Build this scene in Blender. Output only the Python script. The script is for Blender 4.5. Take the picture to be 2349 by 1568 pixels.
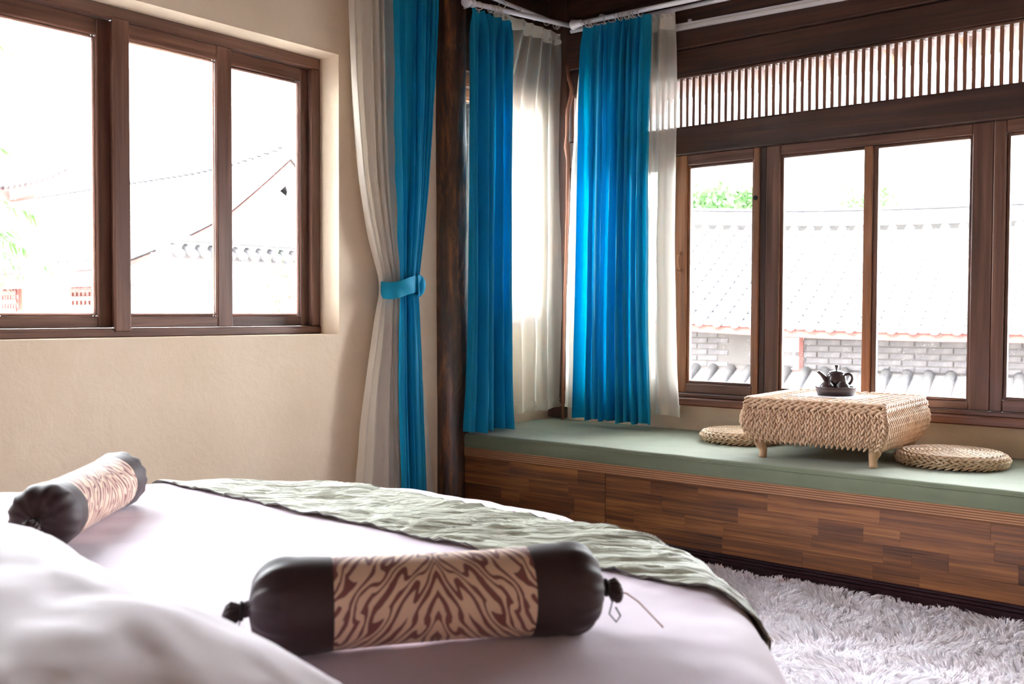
import bpy, math, random
import numpy as np
from mathutils import Vector, Matrix, noise as mnoise

random.seed(7); rng = np.random.default_rng(7)
S = bpy.context.scene
COL = S.collection
PI = math.pi
for o in list(bpy.data.objects): bpy.data.objects.remove(o)

# ------------------------------------------------------------------ camera
YAW, PITCH, ROLL = math.radians(39.25), math.radians(1.71), math.radians(0.214)
CAM = Vector((3.60, -4.67, 1.10))
fw = Vector((-math.sin(YAW)*math.cos(PITCH), math.cos(YAW)*math.cos(PITCH), -math.sin(PITCH)))
rt0 = Vector((math.cos(YAW), math.sin(YAW), 0)); up0 = rt0.cross(fw)
rt = rt0*math.cos(ROLL) + up0*math.sin(ROLL); up = -rt0*math.sin(ROLL) + up0*math.cos(ROLL)
cd = bpy.data.cameras.new('camera'); cam = bpy.data.objects.new('camera', cd); COL.objects.link(cam)
m3 = Matrix((rt, up, -fw)).transposed()
cam.matrix_world = Matrix.Translation(CAM) @ m3.to_4x4()
cd.sensor_width = 36.0; cd.lens = 2244.5*36/2349; cd.clip_end = 300
cd.dof.use_dof = True; cd.dof.focus_distance = 4.3; cd.dof.aperture_fstop = 5.6
S.camera = cam

# ------------------------------------------------------------------ light and exposure
SKY_STRENGTH = 9.0
w = bpy.data.worlds.new('sky'); S.world = w; w.use_nodes = True
bgn = w.node_tree.nodes['Background']
bgn.inputs[0].default_value = (0.93, 0.955, 1.0, 1); bgn.inputs[1].default_value = SKY_STRENGTH
sd = bpy.data.lights.new('sun_offscreen', 'SUN'); sd.energy = 5.0; sd.angle = 0.01; sd.color = (1.0, 0.95, 0.86)
sun = bpy.data.objects.new('sun_offscreen', sd); COL.objects.link(sun)
sun.rotation_euler = Vector((0.18, 0.77, -0.60)).to_track_quat('-Z', 'Y').to_euler()
vs = S.view_settings
vs.view_transform = 'Standard'; vs.look = 'None'; vs.gamma = 1.0; vs.exposure = 2.32; vs.use_curve_mapping = False
S.cycles.max_bounces = 10; S.cycles.diffuse_bounces = 6; S.cycles.transparent_max_bounces = 24
S.cycles.sample_clamp_indirect = 20

# sampling guides over the three windows the photograph shows: they give no light of their own
def portal(name, loc, direction, sx, sy):
    l = bpy.data.lights.new(name, 'AREA'); l.shape = 'RECTANGLE'; l.size = sx; l.size_y = sy
    l.cycles.is_portal = True
    o = bpy.data.objects.new(name, l); COL.objects.link(o); o.location = loc
    o.rotation_euler = Vector(direction).to_track_quat('-Z', 'Y').to_euler()
portal('window_sky_portal', (1.9, 0.17, 1.5), (0, -1, 0), 3.4, 1.8)
portal('window_sky_portal', (-0.16, -2.6, 1.64), (1, 0, 0), 1.4, 2.1)
portal('window_sky_portal', (-0.10, -0.42, 1.7), (1, 0, 0), 1.4, 0.8)

# ------------------------------------------------------------------ node helpers
def lin(c):
    f = lambda v: v/12.92 if v <= 0.04045 else ((v+0.055)/1.055)**2.4
    return tuple(f(x/255.0) for x in c) + (1.0,)
class NT:
    def __init__(s, name):
        s.m = bpy.data.materials.new(name); s.m.use_nodes = True
        s.t = s.m.node_tree; s.b = s.t.nodes['Principled BSDF']; s.out = s.t.nodes['Material Output']
    def n(s, typ, ins=None, **kw):
        nd = s.t.nodes.new(typ)
        for k, v in kw.items(): setattr(nd, k, v)
        for k, v in (ins or {}).items():
            sock = nd.inputs[k]
            if isinstance(v, bpy.types.NodeSocket): s.t.links.new(v, sock)
            else: sock.default_value = v
        return nd
    def link(s, a, b): s.t.links.new(a, b)
    def set(s, **kw):
        for k, v in kw.items():
            sock = s.b.inputs[k.replace('_', ' ')]
            if isinstance(v, bpy.types.NodeSocket): s.t.links.new(v, sock)
            else: sock.default_value = v
        return s
    def coord(s, scale=(1, 1, 1), which='Object', rot=(0, 0, 0), vec=None):
        v = vec if vec is not None else s.n('ShaderNodeTexCoord').outputs[which]
        return s.n('ShaderNodeMapping', {'Vector': v, 'Scale': scale, 'Rotation': rot}).outputs[0]
    def noise(s, vec, scale=5, detail=4, rough=.5, dist=0):
        return s.n('ShaderNodeTexNoise', {'Vector': vec, 'Scale': scale, 'Detail': detail, 'Roughness': rough, 'Distortion': dist}).outputs[0]
    def ramp(s, fac, stops, interp='LINEAR'):
        r = s.n('ShaderNodeValToRGB', {'Fac': fac}); cr = r.color_ramp; cr.interpolation = interp
        while len(cr.elements) < len(stops): cr.elements.new(0.5)
        for e, (p, c) in zip(cr.elements, stops): e.position = p; e.color = c
        return r.outputs[0]
    def mix(s, fac, a, b, mode='MIX'):
        m = s.n('ShaderNodeMix', data_type='RGBA', blend_type=mode)
        for i, v in ((0, fac), (6, a), (7, b)):
            if isinstance(v, bpy.types.NodeSocket): s.t.links.new(v, m.inputs[i])
            else: m.inputs[i].default_value = v
        return m.outputs[2]
    def math(s, op, a, b=0.0, c=0.0):
        m = s.n('ShaderNodeMath', operation=op)
        for i, v in enumerate((a, b, c)):
            if isinstance(v, bpy.types.NodeSocket): s.t.links.new(v, m.inputs[i])
            else: m.inputs[i].default_value = v
        return m.outputs[0]
    def bump(s, h, strength=.3, dist=.01):
        b = s.n('ShaderNodeBump', {'Height': h, 'Strength': strength, 'Distance': dist})
        s.link(b.outputs[0], s.b.inputs['Normal']); return s

def plain(name, c, rough=.6, metal=0.0, **kw):
    t = NT(name).set(Base_Color=lin(c), Roughness=rough, Metallic=metal)
    if kw: t.set(**kw)
    return t.m

def wood(name, dark, mid, light, axis='x', rough=.35, scale=1.0, coat=0.0, per_object=False, knots=True):
    t = NT(name)
    st = {'x': (0.6, 14, 14), 'y': (14, 0.6, 14), 'z': (14, 14, 0.6)}[axis]
    st = tuple(v*scale for v in st)
    base = t.n('ShaderNodeTexCoord').outputs['Object']
    if per_object:
        rnd = t.n('ShaderNodeObjectInfo').outputs['Random']
        off = t.n('ShaderNodeCombineXYZ', {'X': t.math('MULTIPLY', rnd, 37.0), 'Y': t.math('MULTIPLY', rnd, 11.0), 'Z': t.math('MULTIPLY', rnd, 23.0)}).outputs[0]
        base = t.n('ShaderNodeVectorMath', {0: base, 1: off}, operation='ADD').outputs[0]
    v = t.coord(st, vec=base)
    g = t.noise(v, 2.2, 8, .62, .7)
    big = t.noise(t.coord(tuple(x*.25 for x in st), vec=base), 2.0, 3, .5, 1.5)
    f = t.math('ADD', t.math('MULTIPLY', g, .65), t.math('MULTIPLY', big, .45))
    if per_object:
        fine = t.noise(t.coord(tuple(x*v for x, v in zip(st, (1.5, 3.2, 3.2))), vec=base), 3.0, 4, .6, .9)
        f = t.math('ADD', f, t.math('MULTIPLY', t.math('SUBTRACT', fine, .5), .5))
    if per_object:
        f = t.math('ADD', f, t.math('MULTIPLY', t.math('SUBTRACT', rnd, .5), .17))
    col = t.ramp(f, [(.36, lin(dark)), (.54, lin(mid)), (.74, lin(light))])
    t.set(Base_Color=col, Roughness=t.math('ADD', t.math('MULTIPLY', g, .25), rough-.1))
    if coat: t.set(Coat_Weight=coat, Coat_Roughness=.15)
    t.bump(g, .25, .004)
    return t.m

# ------------------------------------------------------------------ materials
def m_plaster():
    t = NT('plaster_cream')
    v = t.coord()
    a = t.noise(v, 2.2, 5, .6); b = t.noise(v, 45, 6, .65); c = t.noise(v, 9, 4, .6, .6)
    t.set(Base_Color=t.ramp(a, [(.3, lin((220, 198, 172))), (.7, lin((232, 212, 188)))]), Roughness=.9)
    h = t.math('ADD', t.math('MULTIPLY', b, .35), t.math('MULTIPLY', c, .8))
    return t.bump(h, .35, .012).m
PLASTER = m_plaster()
FRAME = {a: wood('frame_wood_'+a, (62, 38, 30), (100, 66, 54), (134, 96, 78), a, .32, coat=.3) for a in 'xyz'}
ORANGE = {a: wood('amber_wood_'+a, (104, 64, 40), (142, 92, 60), (170, 118, 84), a, .34, coat=.25) for a in 'xyz'}
DARKW = {a: wood('dark_timber_'+a, (36, 20, 16), (62, 35, 27), (88, 54, 40), a, .45, coat=.1) for a in 'xyz'}
PALEW = {a: wood('sill_wood_'+a, (90, 52, 38), (128, 80, 60), (160, 112, 88), a, .36, coat=.2) for a in 'xyz'}
def m_log():
    t = NT('log_wood'); v = t.coord((1, 1, .22)); a = t.noise(v, 16, 6, .65, 1.6); b = t.noise(t.coord((1, 1, .06)), 26, 5, .6, .5)
    f = t.math('ADD', t.math('MULTIPLY', a, .6), t.math('MULTIPLY', b, .5))
    t.set(Base_Color=t.ramp(f, [(.40, lin((40, 22, 15))), (.56, lin((74, 43, 28))), (.66, lin((132, 80, 42))), (.78, lin((168, 108, 60)))]), Roughness=.3, Coat_Weight=.5, Coat_Roughness=.2)
    return t.bump(t.math('ADD', a, t.math('MULTIPLY', b, .5)), .6, .012).m
LOG = m_log()
STAVE = wood('bench_stave_wood', (64, 34, 20), (118, 71, 38), (166, 108, 58), 'x', .33, .8, coat=.2, per_object=True)
FLOORW = wood('floor_wood', (40, 22, 18), (64, 38, 30), (88, 56, 44), 'x', .35)
PLINTH = plain('plinth_varnish', (46, 26, 32), .22, Coat_Weight=.5)
def m_ply():
    t = NT('ply_edge'); v = t.coord((.5, 1, 1))
    wv = t.n('ShaderNodeTexWave', {'Vector': t.coord((.02, .02, 1)), 'Scale': 34.0, 'Distortion': 1.2, 'Detail': 2.0}, wave_type='BANDS', bands_direction='Z').outputs['Fac']
    n = t.noise(t.coord((2, 30, 120)), 3, 4)
    f = t.math('ADD', t.math('MULTIPLY', wv, .6), t.math('MULTIPLY', n, .45))
    t.set(Base_Color=t.ramp(f, [(.2, lin((104, 64, 40))), (.5, lin((150, 100, 64))), (.85, lin((188, 140, 102)))]), Roughness=.5)
    return t.bump(f, .3, .003).m
PLY = m_ply()
def m_fabric(name, c, c2=None, weave=900, rough=.85, sheen=.2, trans=0.0, foldnoise=0):
    t = NT(name); v = t.coord()
    n = t.noise(v, 3.0, 4, .5); n2 = t.noise(v, weave, 2, .5)
    t.set(Base_Color=t.ramp(n, [(.3, lin(c)), (.7, lin(c2 or c))]), Roughness=rough, Sheen_Weight=sheen)
    h = n2
    if foldnoise:
        n3 = t.noise(t.coord((1, 1, 1)), foldnoise, 3, .5, 1.5)
        h = t.math('ADD', t.math('MULTIPLY', n2, .08), n3)
        t.bump(h, .35, .02)
    else: t.bump(h, .12, .002)
    if trans:
        tr = t.n('ShaderNodeBsdfTranslucent', {'Color': lin(c2 or c)})
        mx = t.n('ShaderNodeMixShader', {0: trans}); t.link(t.b.outputs[0], mx.inputs[1]); t.link(tr.outputs[0], mx.inputs[2])
        t.link(mx.outputs[0], t.out.inputs[0])
    return t.m
BLUE = m_fabric('blue_curtain_fabric', (0, 158, 200), (0, 170, 214), trans=.34, rough=.6, sheen=.04)
CREAM = m_fabric('cream_curtain_fabric', (246, 238, 226), (250, 244, 234), trans=.35)
GREEN = m_fabric('green_canvas', (106, 115, 92), (121, 129, 105), foldnoise=2.2)
SHEET = m_fabric('pink_white_sheet', (211, 191, 207), (219, 201, 216), rough=.7, sheen=.3, foldnoise=3.0)
PILLOWM = m_fabric('pillow_cotton', (232, 222, 230), (238, 229, 236), rough=.75, foldnoise=4.0)
BROWN = m_fabric('dark_brown_cotton', (50, 29, 31), (58, 35, 38), rough=.6, sheen=.12)
TAPE = m_fabric('curtain_heading_tape', (236, 228, 214), trans=.12)
def m_sheer(name, through):
    t = NT(name); v = t.coord()
    tr = t.n('ShaderNodeBsdfTransparent', {'Color': (1, 1, 1, 1)})
    tl = t.n('ShaderNodeBsdfTranslucent', {'Color': lin((246, 240, 228))})
    df = t.n('ShaderNodeBsdfDiffuse', {'Color': lin((246, 240, 228))})
    a = t.n('ShaderNodeMixShader', {0: .5}); t.link(df.outputs[0], a.inputs[1]); t.link(tl.outputs[0], a.inputs[2])
    # seen edge-on a voile covers more: facing weight
    lw = t.n('ShaderNodeLayerWeight', {'Blend': .35}).outputs['Facing']
    fac = t.math('SUBTRACT', through, t.math('MULTIPLY', lw, .42))
    b = t.n('ShaderNodeMixShader', {0: fac}); t.link(a.outputs[0], b.inputs[1]); t.link(tr.outputs[0], b.inputs[2])
    t.link(b.outputs[0], t.out.inputs[0]); return t.m
SHEER = m_sheer('sheer_voile', .62); SHEER2 = m_sheer('gathered_sheer_voile', .34)
def m_glass():
    t = NT('window_glass')
    v = t.coord()
    tr = t.n('ShaderNodeBsdfTransparent', {'Color': (.97, .98, .98, 1)})
    gl = t.n('ShaderNodeBsdfGlossy', {'Color': (1, 1, 1, 1), 'Roughness': .02})
    fr = t.n('ShaderNodeFresnel', {'IOR': 1.45}).outputs[0]
    a = t.n('ShaderNodeMixShader', {0: fr}); t.link(tr.outputs[0], a.inputs[1]); t.link(gl.outputs[0], a.inputs[2])
    # dried rain spots and dust
    sp = t.n('ShaderNodeTexVoronoi', {'Vector': v, 'Scale': 90.0}).outputs['Distance']
    msk = t.noise(v, 6, 4, .6)
    f = t.math('MULTIPLY', t.math('LESS_THAN', sp, .16), t.math('GREATER_THAN', msk, .52))
    df = t.n('ShaderNodeBsdfTranslucent', {'Color': (.9, .9, .9, 1)})
    b = t.n('ShaderNodeMixShader', {0: t.math('MULTIPLY', f, .10)}); t.link(a.outputs[0], b.inputs[1]); t.link(df.outputs[0], b.inputs[2])
    t.link(b.outputs[0], t.out.inputs[0]); return t.m
GLASS = m_glass()
def m_straw(name, c1, c2, c3):
    t = NT(name); v = t.coord()
    n = t.noise(v, 30, 4, .6); f = t.noise(t.coord((1, 1, 1)), 260, 3, .6)
    t.set(Base_Color=t.ramp(t.math('ADD', t.math('MULTIPLY', n, .7), t.math('MULTIPLY', f, .35)), [(.3, lin(c1)), (.52, lin(c2)), (.75, lin(c3))]), Roughness=.6)
    return t.bump(f, .4, .002).m
STRAW = m_straw('seagrass_rope', (186, 146, 114), (214, 178, 146), (234, 204, 176))
STRAW2 = m_straw('straw_braid', (178, 146, 112), (218, 190, 156), (240, 222, 196))
STRAWIN = plain('seagrass_core', (204, 168, 136), .85)
LEGW = wood('turned_leg_wood', (176, 132, 98), (206, 166, 130), (222, 186, 150), 'z', .45)
CLAY = plain('dark_brown_clay', (62, 48, 50), .28, Coat_Weight=.3)
MAT = m_fabric('woven_table_mat', (178, 166, 166), rough=.5)
RODM = plain('white_lacquer_rod', (226, 220, 224), .3)
RINGM = plain('curtain_ring_plastic', (214, 206, 196), .35)
BRONZE = plain('aged_handle', (176, 124, 88), .4, .3)
BLACK = plain('black_string', (30, 24, 26), .8)
def m_zebra():
    t = NT('zebra_print_fabric')
    tc = t.n('ShaderNodeTexCoord').outputs['Object']
    sx = t.n('ShaderNodeSeparateXYZ', {0: tc})
    ax = t.math('ABSOLUTE', sx.outputs[0])
    ph = t.math('MULTIPLY', t.math('ARCTAN2', sx.outputs[1], sx.outputs[2]), .066)
    # stripes leaning away from the centre line on both sides, wavering and forking
    q0 = t.math('ADD', ax, t.math('MULTIPLY', ph, .62)); r0 = t.math('SUBTRACT', ph, t.math('MULTIPLY', ax, .62))
    p = t.n('ShaderNodeCombineXYZ', {'X': q0, 'Y': r0, 'Z': 0.0}).outputs[0]
    n1 = t.noise(t.coord((1, .45, 1), vec=p), 24, 1, .4)
    n2 = t.noise(t.coord((1, .30, 1), vec=p), 62, 1, .4)
    n3 = t.noise(t.coord((1, .35, 1), vec=p), 34, 0, .4)
    warp = t.math('ADD', t.math('MULTIPLY', t.math('SUBTRACT', n1, .5), .040), t.math('MULTIPLY', t.math('SUBTRACT', n2, .5), .012))
    fork = t.math('MULTIPLY', t.n('ShaderNodeMapRange', {'Value': n3, 'From Min': .46, 'From Max': .64, 'To Min': 0.0, 'To Max': 2*PI}).outputs[0], 1.0)
    s = t.math('SINE', t.math('ADD', t.math('MULTIPLY', t.math('ADD', q0, warp), 330.0), fork))
    wid = t.math('MULTIPLY', t.math('SUBTRACT', t.noise(t.coord((1, .4, 1), vec=p), 90, 2, .5), .5), .8)
    col = t.ramp(t.math('ADD', t.math('MULTIPLY', t.math('ADD', s, wid), .5), .5), [(.52, lin((236, 200, 176))), (.62, lin((132, 76, 72)))])
    t.set(Base_Color=col, Roughness=.75, Sheen_Weight=.3)
    return t.m
ZEBRA = m_zebra()
def m_runner():
    t = NT('crinkled_sage_fabric')
    tc = t.coord((1, 1, 1), rot=(0, 0, math.radians(-33)))
    d = t.noise(t.coord((1, 1, 1)), 4.0, 3, .5)
    v = t.n('ShaderNodeVectorMath', {0: tc, 1: t.n('ShaderNodeCombineXYZ', {'X': 0.0, 'Y': t.math('MULTIPLY', d, .10), 'Z': 0.0}).outputs[0]}, operation='ADD').outputs[0]
    a = t.noise(t.coord((9, 120, 10), vec=v), 1.3, 3, .55, .3)
    b = t.noise(t.coord((22, 220, 10), vec=v), 1.3, 3, .55, .2)
    f = t.math('ADD', t.math('MULTIPLY', a, .7), t.math('MULTIPLY', b, .4))
    t.set(Base_Color=t.ramp(f, [(.38, lin((190, 190, 166))), (.68, lin((208, 211, 194)))]), Roughness=.55, Sheen_Weight=.2)
    return t.bump(f, 1.0, .02).m
RUNNER = m_runner()
def m_rug():
    t = NT('shaggy_white_pile'); n = t.noise(t.coord(), 14, 3)
    t.set(Base_Color=t.ramp(n, [(.35, lin((238, 230, 232))), (.6, lin((248, 246, 251)))]), Roughness=.8, Sheen_Weight=.2)
    tr = t.n('ShaderNodeBsdfTranslucent', {'Color': lin((250, 246, 248))}); mx = t.n('ShaderNodeMixShader', {0: .4})
    t.link(t.b.outputs[0], mx.inputs[1]); t.link(tr.outputs[0], mx.inputs[2]); t.link(mx.outputs[0], t.out.inputs[0])
    return t.m
RUG = m_rug()
def m_tile(name, c1, c2):
    t = NT(name); v = t.coord(); n = t.noise(v, 9, 5, .6)
    t.set(Base_Color=t.ramp(n, [(.3, lin(c1)), (.7, lin(c2))]), Roughness=.85)
    return t.bump(n, .3, .01).m
TILE = m_tile('grey_clay_tile', (58, 58, 62), (80, 78, 78))
TILED = m_tile('grey_pan_tile', (58, 58, 62), (80, 78, 78))
WHITEW = m_tile('limewashed_wall', (168, 168, 172), (196, 196, 196))
REDP = m_tile('red_painted_wood', (78, 38, 34), (100, 54, 48))
BRICK = m_tile('grey_brick', (52, 50, 54), (82, 78, 78))
MORTAR = plain('mortar', (70, 66, 64), .9)
GROUND = m_tile('courtyard_stone', (182, 178, 170), (204, 200, 192))
def m_leaf(name, c):
    t = NT(name); t.set(Base_Color=lin(c), Roughness=.6)
    tr = t.n('ShaderNodeBsdfTranslucent', {'Color': lin(c)}); mx = t.n('ShaderNodeMixShader', {0: .35})
    t.link(t.b.outputs[0], mx.inputs[1]); t.link(tr.outputs[0], mx.inputs[2]); t.link(mx.outputs[0], t.out.inputs[0]); return t.m
LEAF = m_leaf('bamboo_leaf', (48, 84, 32)); LEAF2 = m_leaf('tree_leaf', (56, 88, 44)); STEM = plain('bamboo_stem', (120, 140, 80), .6)

# ------------------------------------------------------------------ mesh helpers
class MB:
    def __init__(s): s.v = []; s.f = []; s.k = 0
    def add(s, verts, faces):
        verts = np.asarray(verts, float).reshape(-1, 3); s.v.append(verts)
        k = s.k; s.f.extend([tuple(i+k for i in f) for f in faces]); s.k += len(verts); return s
    def box(s, x0, x1, y0, y1, z0, z1):
        return s.add([(x0,y0,z0),(x1,y0,z0),(x1,y1,z0),(x0,y1,z0),(x0,y0,z1),(x1,y0,z1),(x1,y1,z1),(x0,y1,z1)],
                     [(0,3,2,1),(4,5,6,7),(0,1,5,4),(1,2,6,5),(2,3,7,6),(3,0,4,7)])
    def bbox(s, x0, x1, y0, y1, z0, z1, b=.004):
        # box with chamfered edges (24 verts)
        b = min(b, (x1-x0)/2.2, (y1-y0)/2.2, (z1-z0)/2.2)
        bm = []
        P = {}
        vs_ = []
        for ix, X in enumerate((x0, x1)):
            for iy, Y in enumerate((y0, y1)):
                for iz, Z in enumerate((z0, z1)):
                    sx, sy, sz = (1, -1)[ix], (1, -1)[iy], (1, -1)[iz]
                    P[(ix,iy,iz,'x')] = len(vs_); vs_.append((X, Y+sy*b, Z+sz*b))
                    P[(ix,iy,iz,'y')] = len(vs_); vs_.append((X+sx*b, Y, Z+sz*b))
                    P[(ix,iy,iz,'z')] = len(vs_); vs_.append((X+sx*b, Y+sy*b, Z))
        fs = []
        c4 = [(0,0),(1,0),(1,1),(0,1)]
        for i in (0,1):
            q = [P[(i,a,b_,'x')] for a, b_ in c4]; fs.append(tuple(q if i else q[::-1]))
            q = [P[(a,i,b_,'y')] for a, b_ in c4]; fs.append(tuple(q[::-1] if i else q))
            q = [P[(a,b_,i,'z')] for a, b_ in c4]; fs.append(tuple(q if i else q[::-1]))
        for a in (0,1):
            for b_ in (0,1):
                fs.append((P[(0,a,b_,'y')],P[(1,a,b_,'y')],P[(1,a,b_,'z')],P[(0,a,b_,'z')]))
                fs.append((P[(a,0,b_,'x')],P[(a,1,b_,'x')],P[(a,1,b_,'z')],P[(a,0,b_,'z')]))
                fs.append((P[(a,b_,0,'x')],P[(a,b_,1,'x')],P[(a,b_,1,'y')],P[(a,b_,0,'y')]))
                for c in (0,1): fs.append((P[(a,b_,c,'x')],P[(a,b_,c,'y')],P[(a,b_,c,'z')]))
        return s.add(vs_, fs)
    def grid(s, arr, closed_u=False):
        arr = np.asarray(arr, float); nv, nu = arr.shape[:2]; fs = []
        for j in range(nv-1):
            for i in range(nu if closed_u else nu-1):
                i2 = (i+1) % nu
                fs.append((j*nu+i, j*nu+i2, (j+1)*nu+i2, (j+1)*nu+i))
        return s.add(arr.reshape(-1, 3), fs)
    def tube(s, pts, r, seg=10, cap=True):
        pts = np.asarray(pts, float); n = len(pts)
        rs = np.full(n, r) if np.isscalar(r) else np.asarray(r, float)
        t = np.gradient(pts, axis=0); t /= np.linalg.norm(t, axis=1)[:, None]+1e-12
        ref = np.array([0, 0, 1.0]) if abs(t[0][2]) < .9 else np.array([1.0, 0, 0])
        rings = []; u = None
        for i in range(n):
            if u is None: u = np.cross(t[i], ref)
            else: u = u - t[i]*np.dot(u, t[i])
            u = u/np.linalg.norm(u); v = np.cross(t[i], u)
            a = np.linspace(0, 2*PI, seg, endpoint=False)
            rings.append(pts[i]+rs[i]*(np.cos(a)[:, None]*u+np.sin(a)[:, None]*v))
        k = s.k; s.grid(np.array(rings), True)
        if cap:
            s.f.append(tuple(k+i for i in range(seg))[::-1]); s.f.append(tuple(k+(n-1)*seg+i for i in range(seg)))
        return s
    def lathe(s, prof, seg=32, c=(0, 0, 0), axis='z', cap=True):
        a = np.linspace(0, 2*PI, seg, endpoint=False); k = s.k; rings = []
        for r, z in prof:
            x, y, zz = r*np.cos(a), r*np.sin(a), np.full(seg, z)
            q = np.stack((x, y, zz), 1) if axis == 'z' else np.stack((zz, x, y), 1)
            rings.append(q+np.array(c))
        s.grid(np.array(rings), True)
        if cap:
            n = len(prof)
            s.f.append(tuple(k+i for i in range(seg))[::-1]); s.f.append(tuple(k+(n-1)*seg+i for i in range(seg)))
        return s
    def torus(s, c, R, r, nrm=(1, 0, 0), seg=18, ts=8):
        nrm = np.array(nrm, float); nrm /= np.linalg.norm(nrm)
        ref = np.array([0, 0, 1.0]) if abs(nrm[2]) < .9 else np.array([1.0, 0, 0])
        u = np.cross(nrm, ref); u /= np.linalg.norm(u); v = np.cross(nrm, u); rings = []
        for a in np.linspace(0, 2*PI, seg, endpoint=False):
            d = math.cos(a)*u+math.sin(a)*v; b = np.linspace(0, 2*PI, ts, endpoint=False)
            rings.append(np.array(c)+d*R+r*(np.cos(b)[:, None]*d+np.sin(b)[:, None]*nrm))
        rings.append(rings[0]); return s.grid(np.array(rings), True)
    def build(s, name, mat, parent=None, smooth=False, recalc=True, loc=None):
        me = bpy.data.meshes.new(name); V = np.concatenate(s.v)
        me.from_pydata(V.tolist(), [], s.f); me.update()
        if recalc:
            import bmesh
            bm = bmesh.new(); bm.from_mesh(me); bmesh.ops.recalc_face_normals(bm, faces=bm.faces); bm.to_mesh(me); bm.free()
        if smooth:
            me.polygons.foreach_set('use_smooth', [True]*len(me.polygons))
        me.materials.append(mat)
        o = bpy.data.objects.new(name, me); COL.objects.link(o)
        if parent is not None: o.parent = parent
        if loc is not None: o.location = loc
        return o
def empty(name, loc=(0, 0, 0), rz=0):
    o = bpy.data.objects.new(name, None); COL.objects.link(o); o.location = loc; o.rotation_euler = (0, 0, rz); o.empty_display_size = .1; return o
def tag(o, label=None, cat=None, group=None, kind=None):
    if label: o['label'] = label
    if cat: o['category'] = cat
    if group: o['group'] = group
    if kind: o['kind'] = kind
    return o
def struct(o): o['kind'] = 'structure'; return o
def autosmooth(o, ang=40):
    me = o.data; me.polygons.foreach_set('use_smooth', [True]*len(me.polygons))
    me.set_sharp_from_angle(angle=math.radians(ang)); return o
def child_box(name, mat, parent, *b, bev=.004): return MB().bbox(*b, b=bev).build(name, mat, parent)
def fbm(x, y, z=0.0, o=4): return mnoise.fractal(Vector((x, y, z)), 1.0, 2.0, o)

# ================================================================== ROOM SHELL
XL = 0.10      # main left wall face
XA = 0.07      # alcove wall face
struct(MB().box(-.16, 5.6, -5.9, .2, -.06, 0).build('floor', FLOORW))
struct(MB().box(-.2, 5.7, -6.0, .25, 2.98, 3.04).build('ceiling', DARKW['x']))
WY0, WY1, WZ0, WZ1 = -3.92, -1.657, .998, 2.285      # opening of window_1
mb = MB()
mb.box(-.16, XL, -5.9, WY0, 0, 2.60); mb.box(-.16, XL, WY1, -.995, 0, 2.60)
mb.box(-.16, XL, WY0, WY1, 0, WZ0); mb.box(-.16, XL, WY0, WY1, WZ1, 2.60)
struct(mb.build('wall_left', PLASTER))
struct(MB().box(-.16, XL-.01, -5.9, -.985, 2.602, 2.978).build('trim_1', DARKW['y']))
# alcove wall with its window opening
AY0, AY1, AZ0, AZ1 = -.80, -.115, 1.035, 2.385
mb = MB(); mb.box(-.10, XA, -.985, .2, 0, AZ0); mb.box(-.10, XA, -.985, AY0, AZ0, AZ1); mb.box(-.10, XA, AY1, .2, AZ0, AZ1)
struct(mb.build('wall_alcove', PLASTER))
struct(MB().bbox(-.10, XA+.012, -.975, -.001, AZ1+.001, 2.978).build('trim_2', DARKW['y']))
# right wall below the sill, and plaster past the last window
mb = MB(); mb.box(XA+.001, 5.6, 0, .2, 0, .607); mb.box(3.605, 5.6, 0, .2, .607, 2.37)
struct(mb.build('wall_right', PLASTER))
struct(MB().bbox(.215, 5.6, -.012, .15, 2.372, 2.505).build('trim_3', DARKW['x']))
struct(MB().bbox(.215, 5.6, -.035, .15, 2.507, 2.79).build('trim_4', DARKW['x']))
struct(MB().bbox(.215, 5.6, -.02, .15, 2.792, 2.978).build('trim_5', DARKW['x']))
struct(MB().bbox(XA+.014, .213, -.03, .15, .608, 2.978).build('trim_6', DARKW['z']))      # corner post
struct(MB().bbox(XA+.014, .213, -.03, -.001, .482, .607).build('trim_7', DARKW['z']))
# walls behind the camera, which the photograph does not show: closed
struct(MB().box(-.16, 5.6, -6.0, -5.9, 0, 2.978).build('wall_rear', PLASTER))
struct(MB().box(5.6, 5.7, -5.9, .2, 0, 2.978).build('wall_side', PLASTER))
# roof over the room with deep eaves
mb = MB()
for (a, b, c, d) in (((-.62, -6.6, 2.74), (-.62, 1.05, 2.56), (-.1, 1.05, 2.95), (-.1, -6.6, 2.95)),
                     ((-.62, 1.05, 2.52), (6.3, 1.05, 2.46), (6.3, .16, 2.80), (-.1, .16, 2.80))):
    q = np.array([a, b, c, d]); mb.add(np.concatenate((q, q+np.array([0, 0, .06]))), [(0,1,2,3),(7,6,5,4),(0,4,5,1),(1,5,6,2),(2,6,7,3),(3,7,4,0)])
mb.box(-.6, 6.2, -6.6, .6, 3.06, 3.12)
ea = struct(mb.build('ceiling_eaves', DARKW['x']))
for i in range(16):
    x = .2+i*.38
    q = MB().box(x, x+.06, .17, 1.0, -.035, .035)
    V = q.v[0]; V[:, 2] += 2.80-.035-(V[:, 1]-.16)*(.34/.89)-.0
    q.build('rafter', PALEW['y'], ea)

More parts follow.
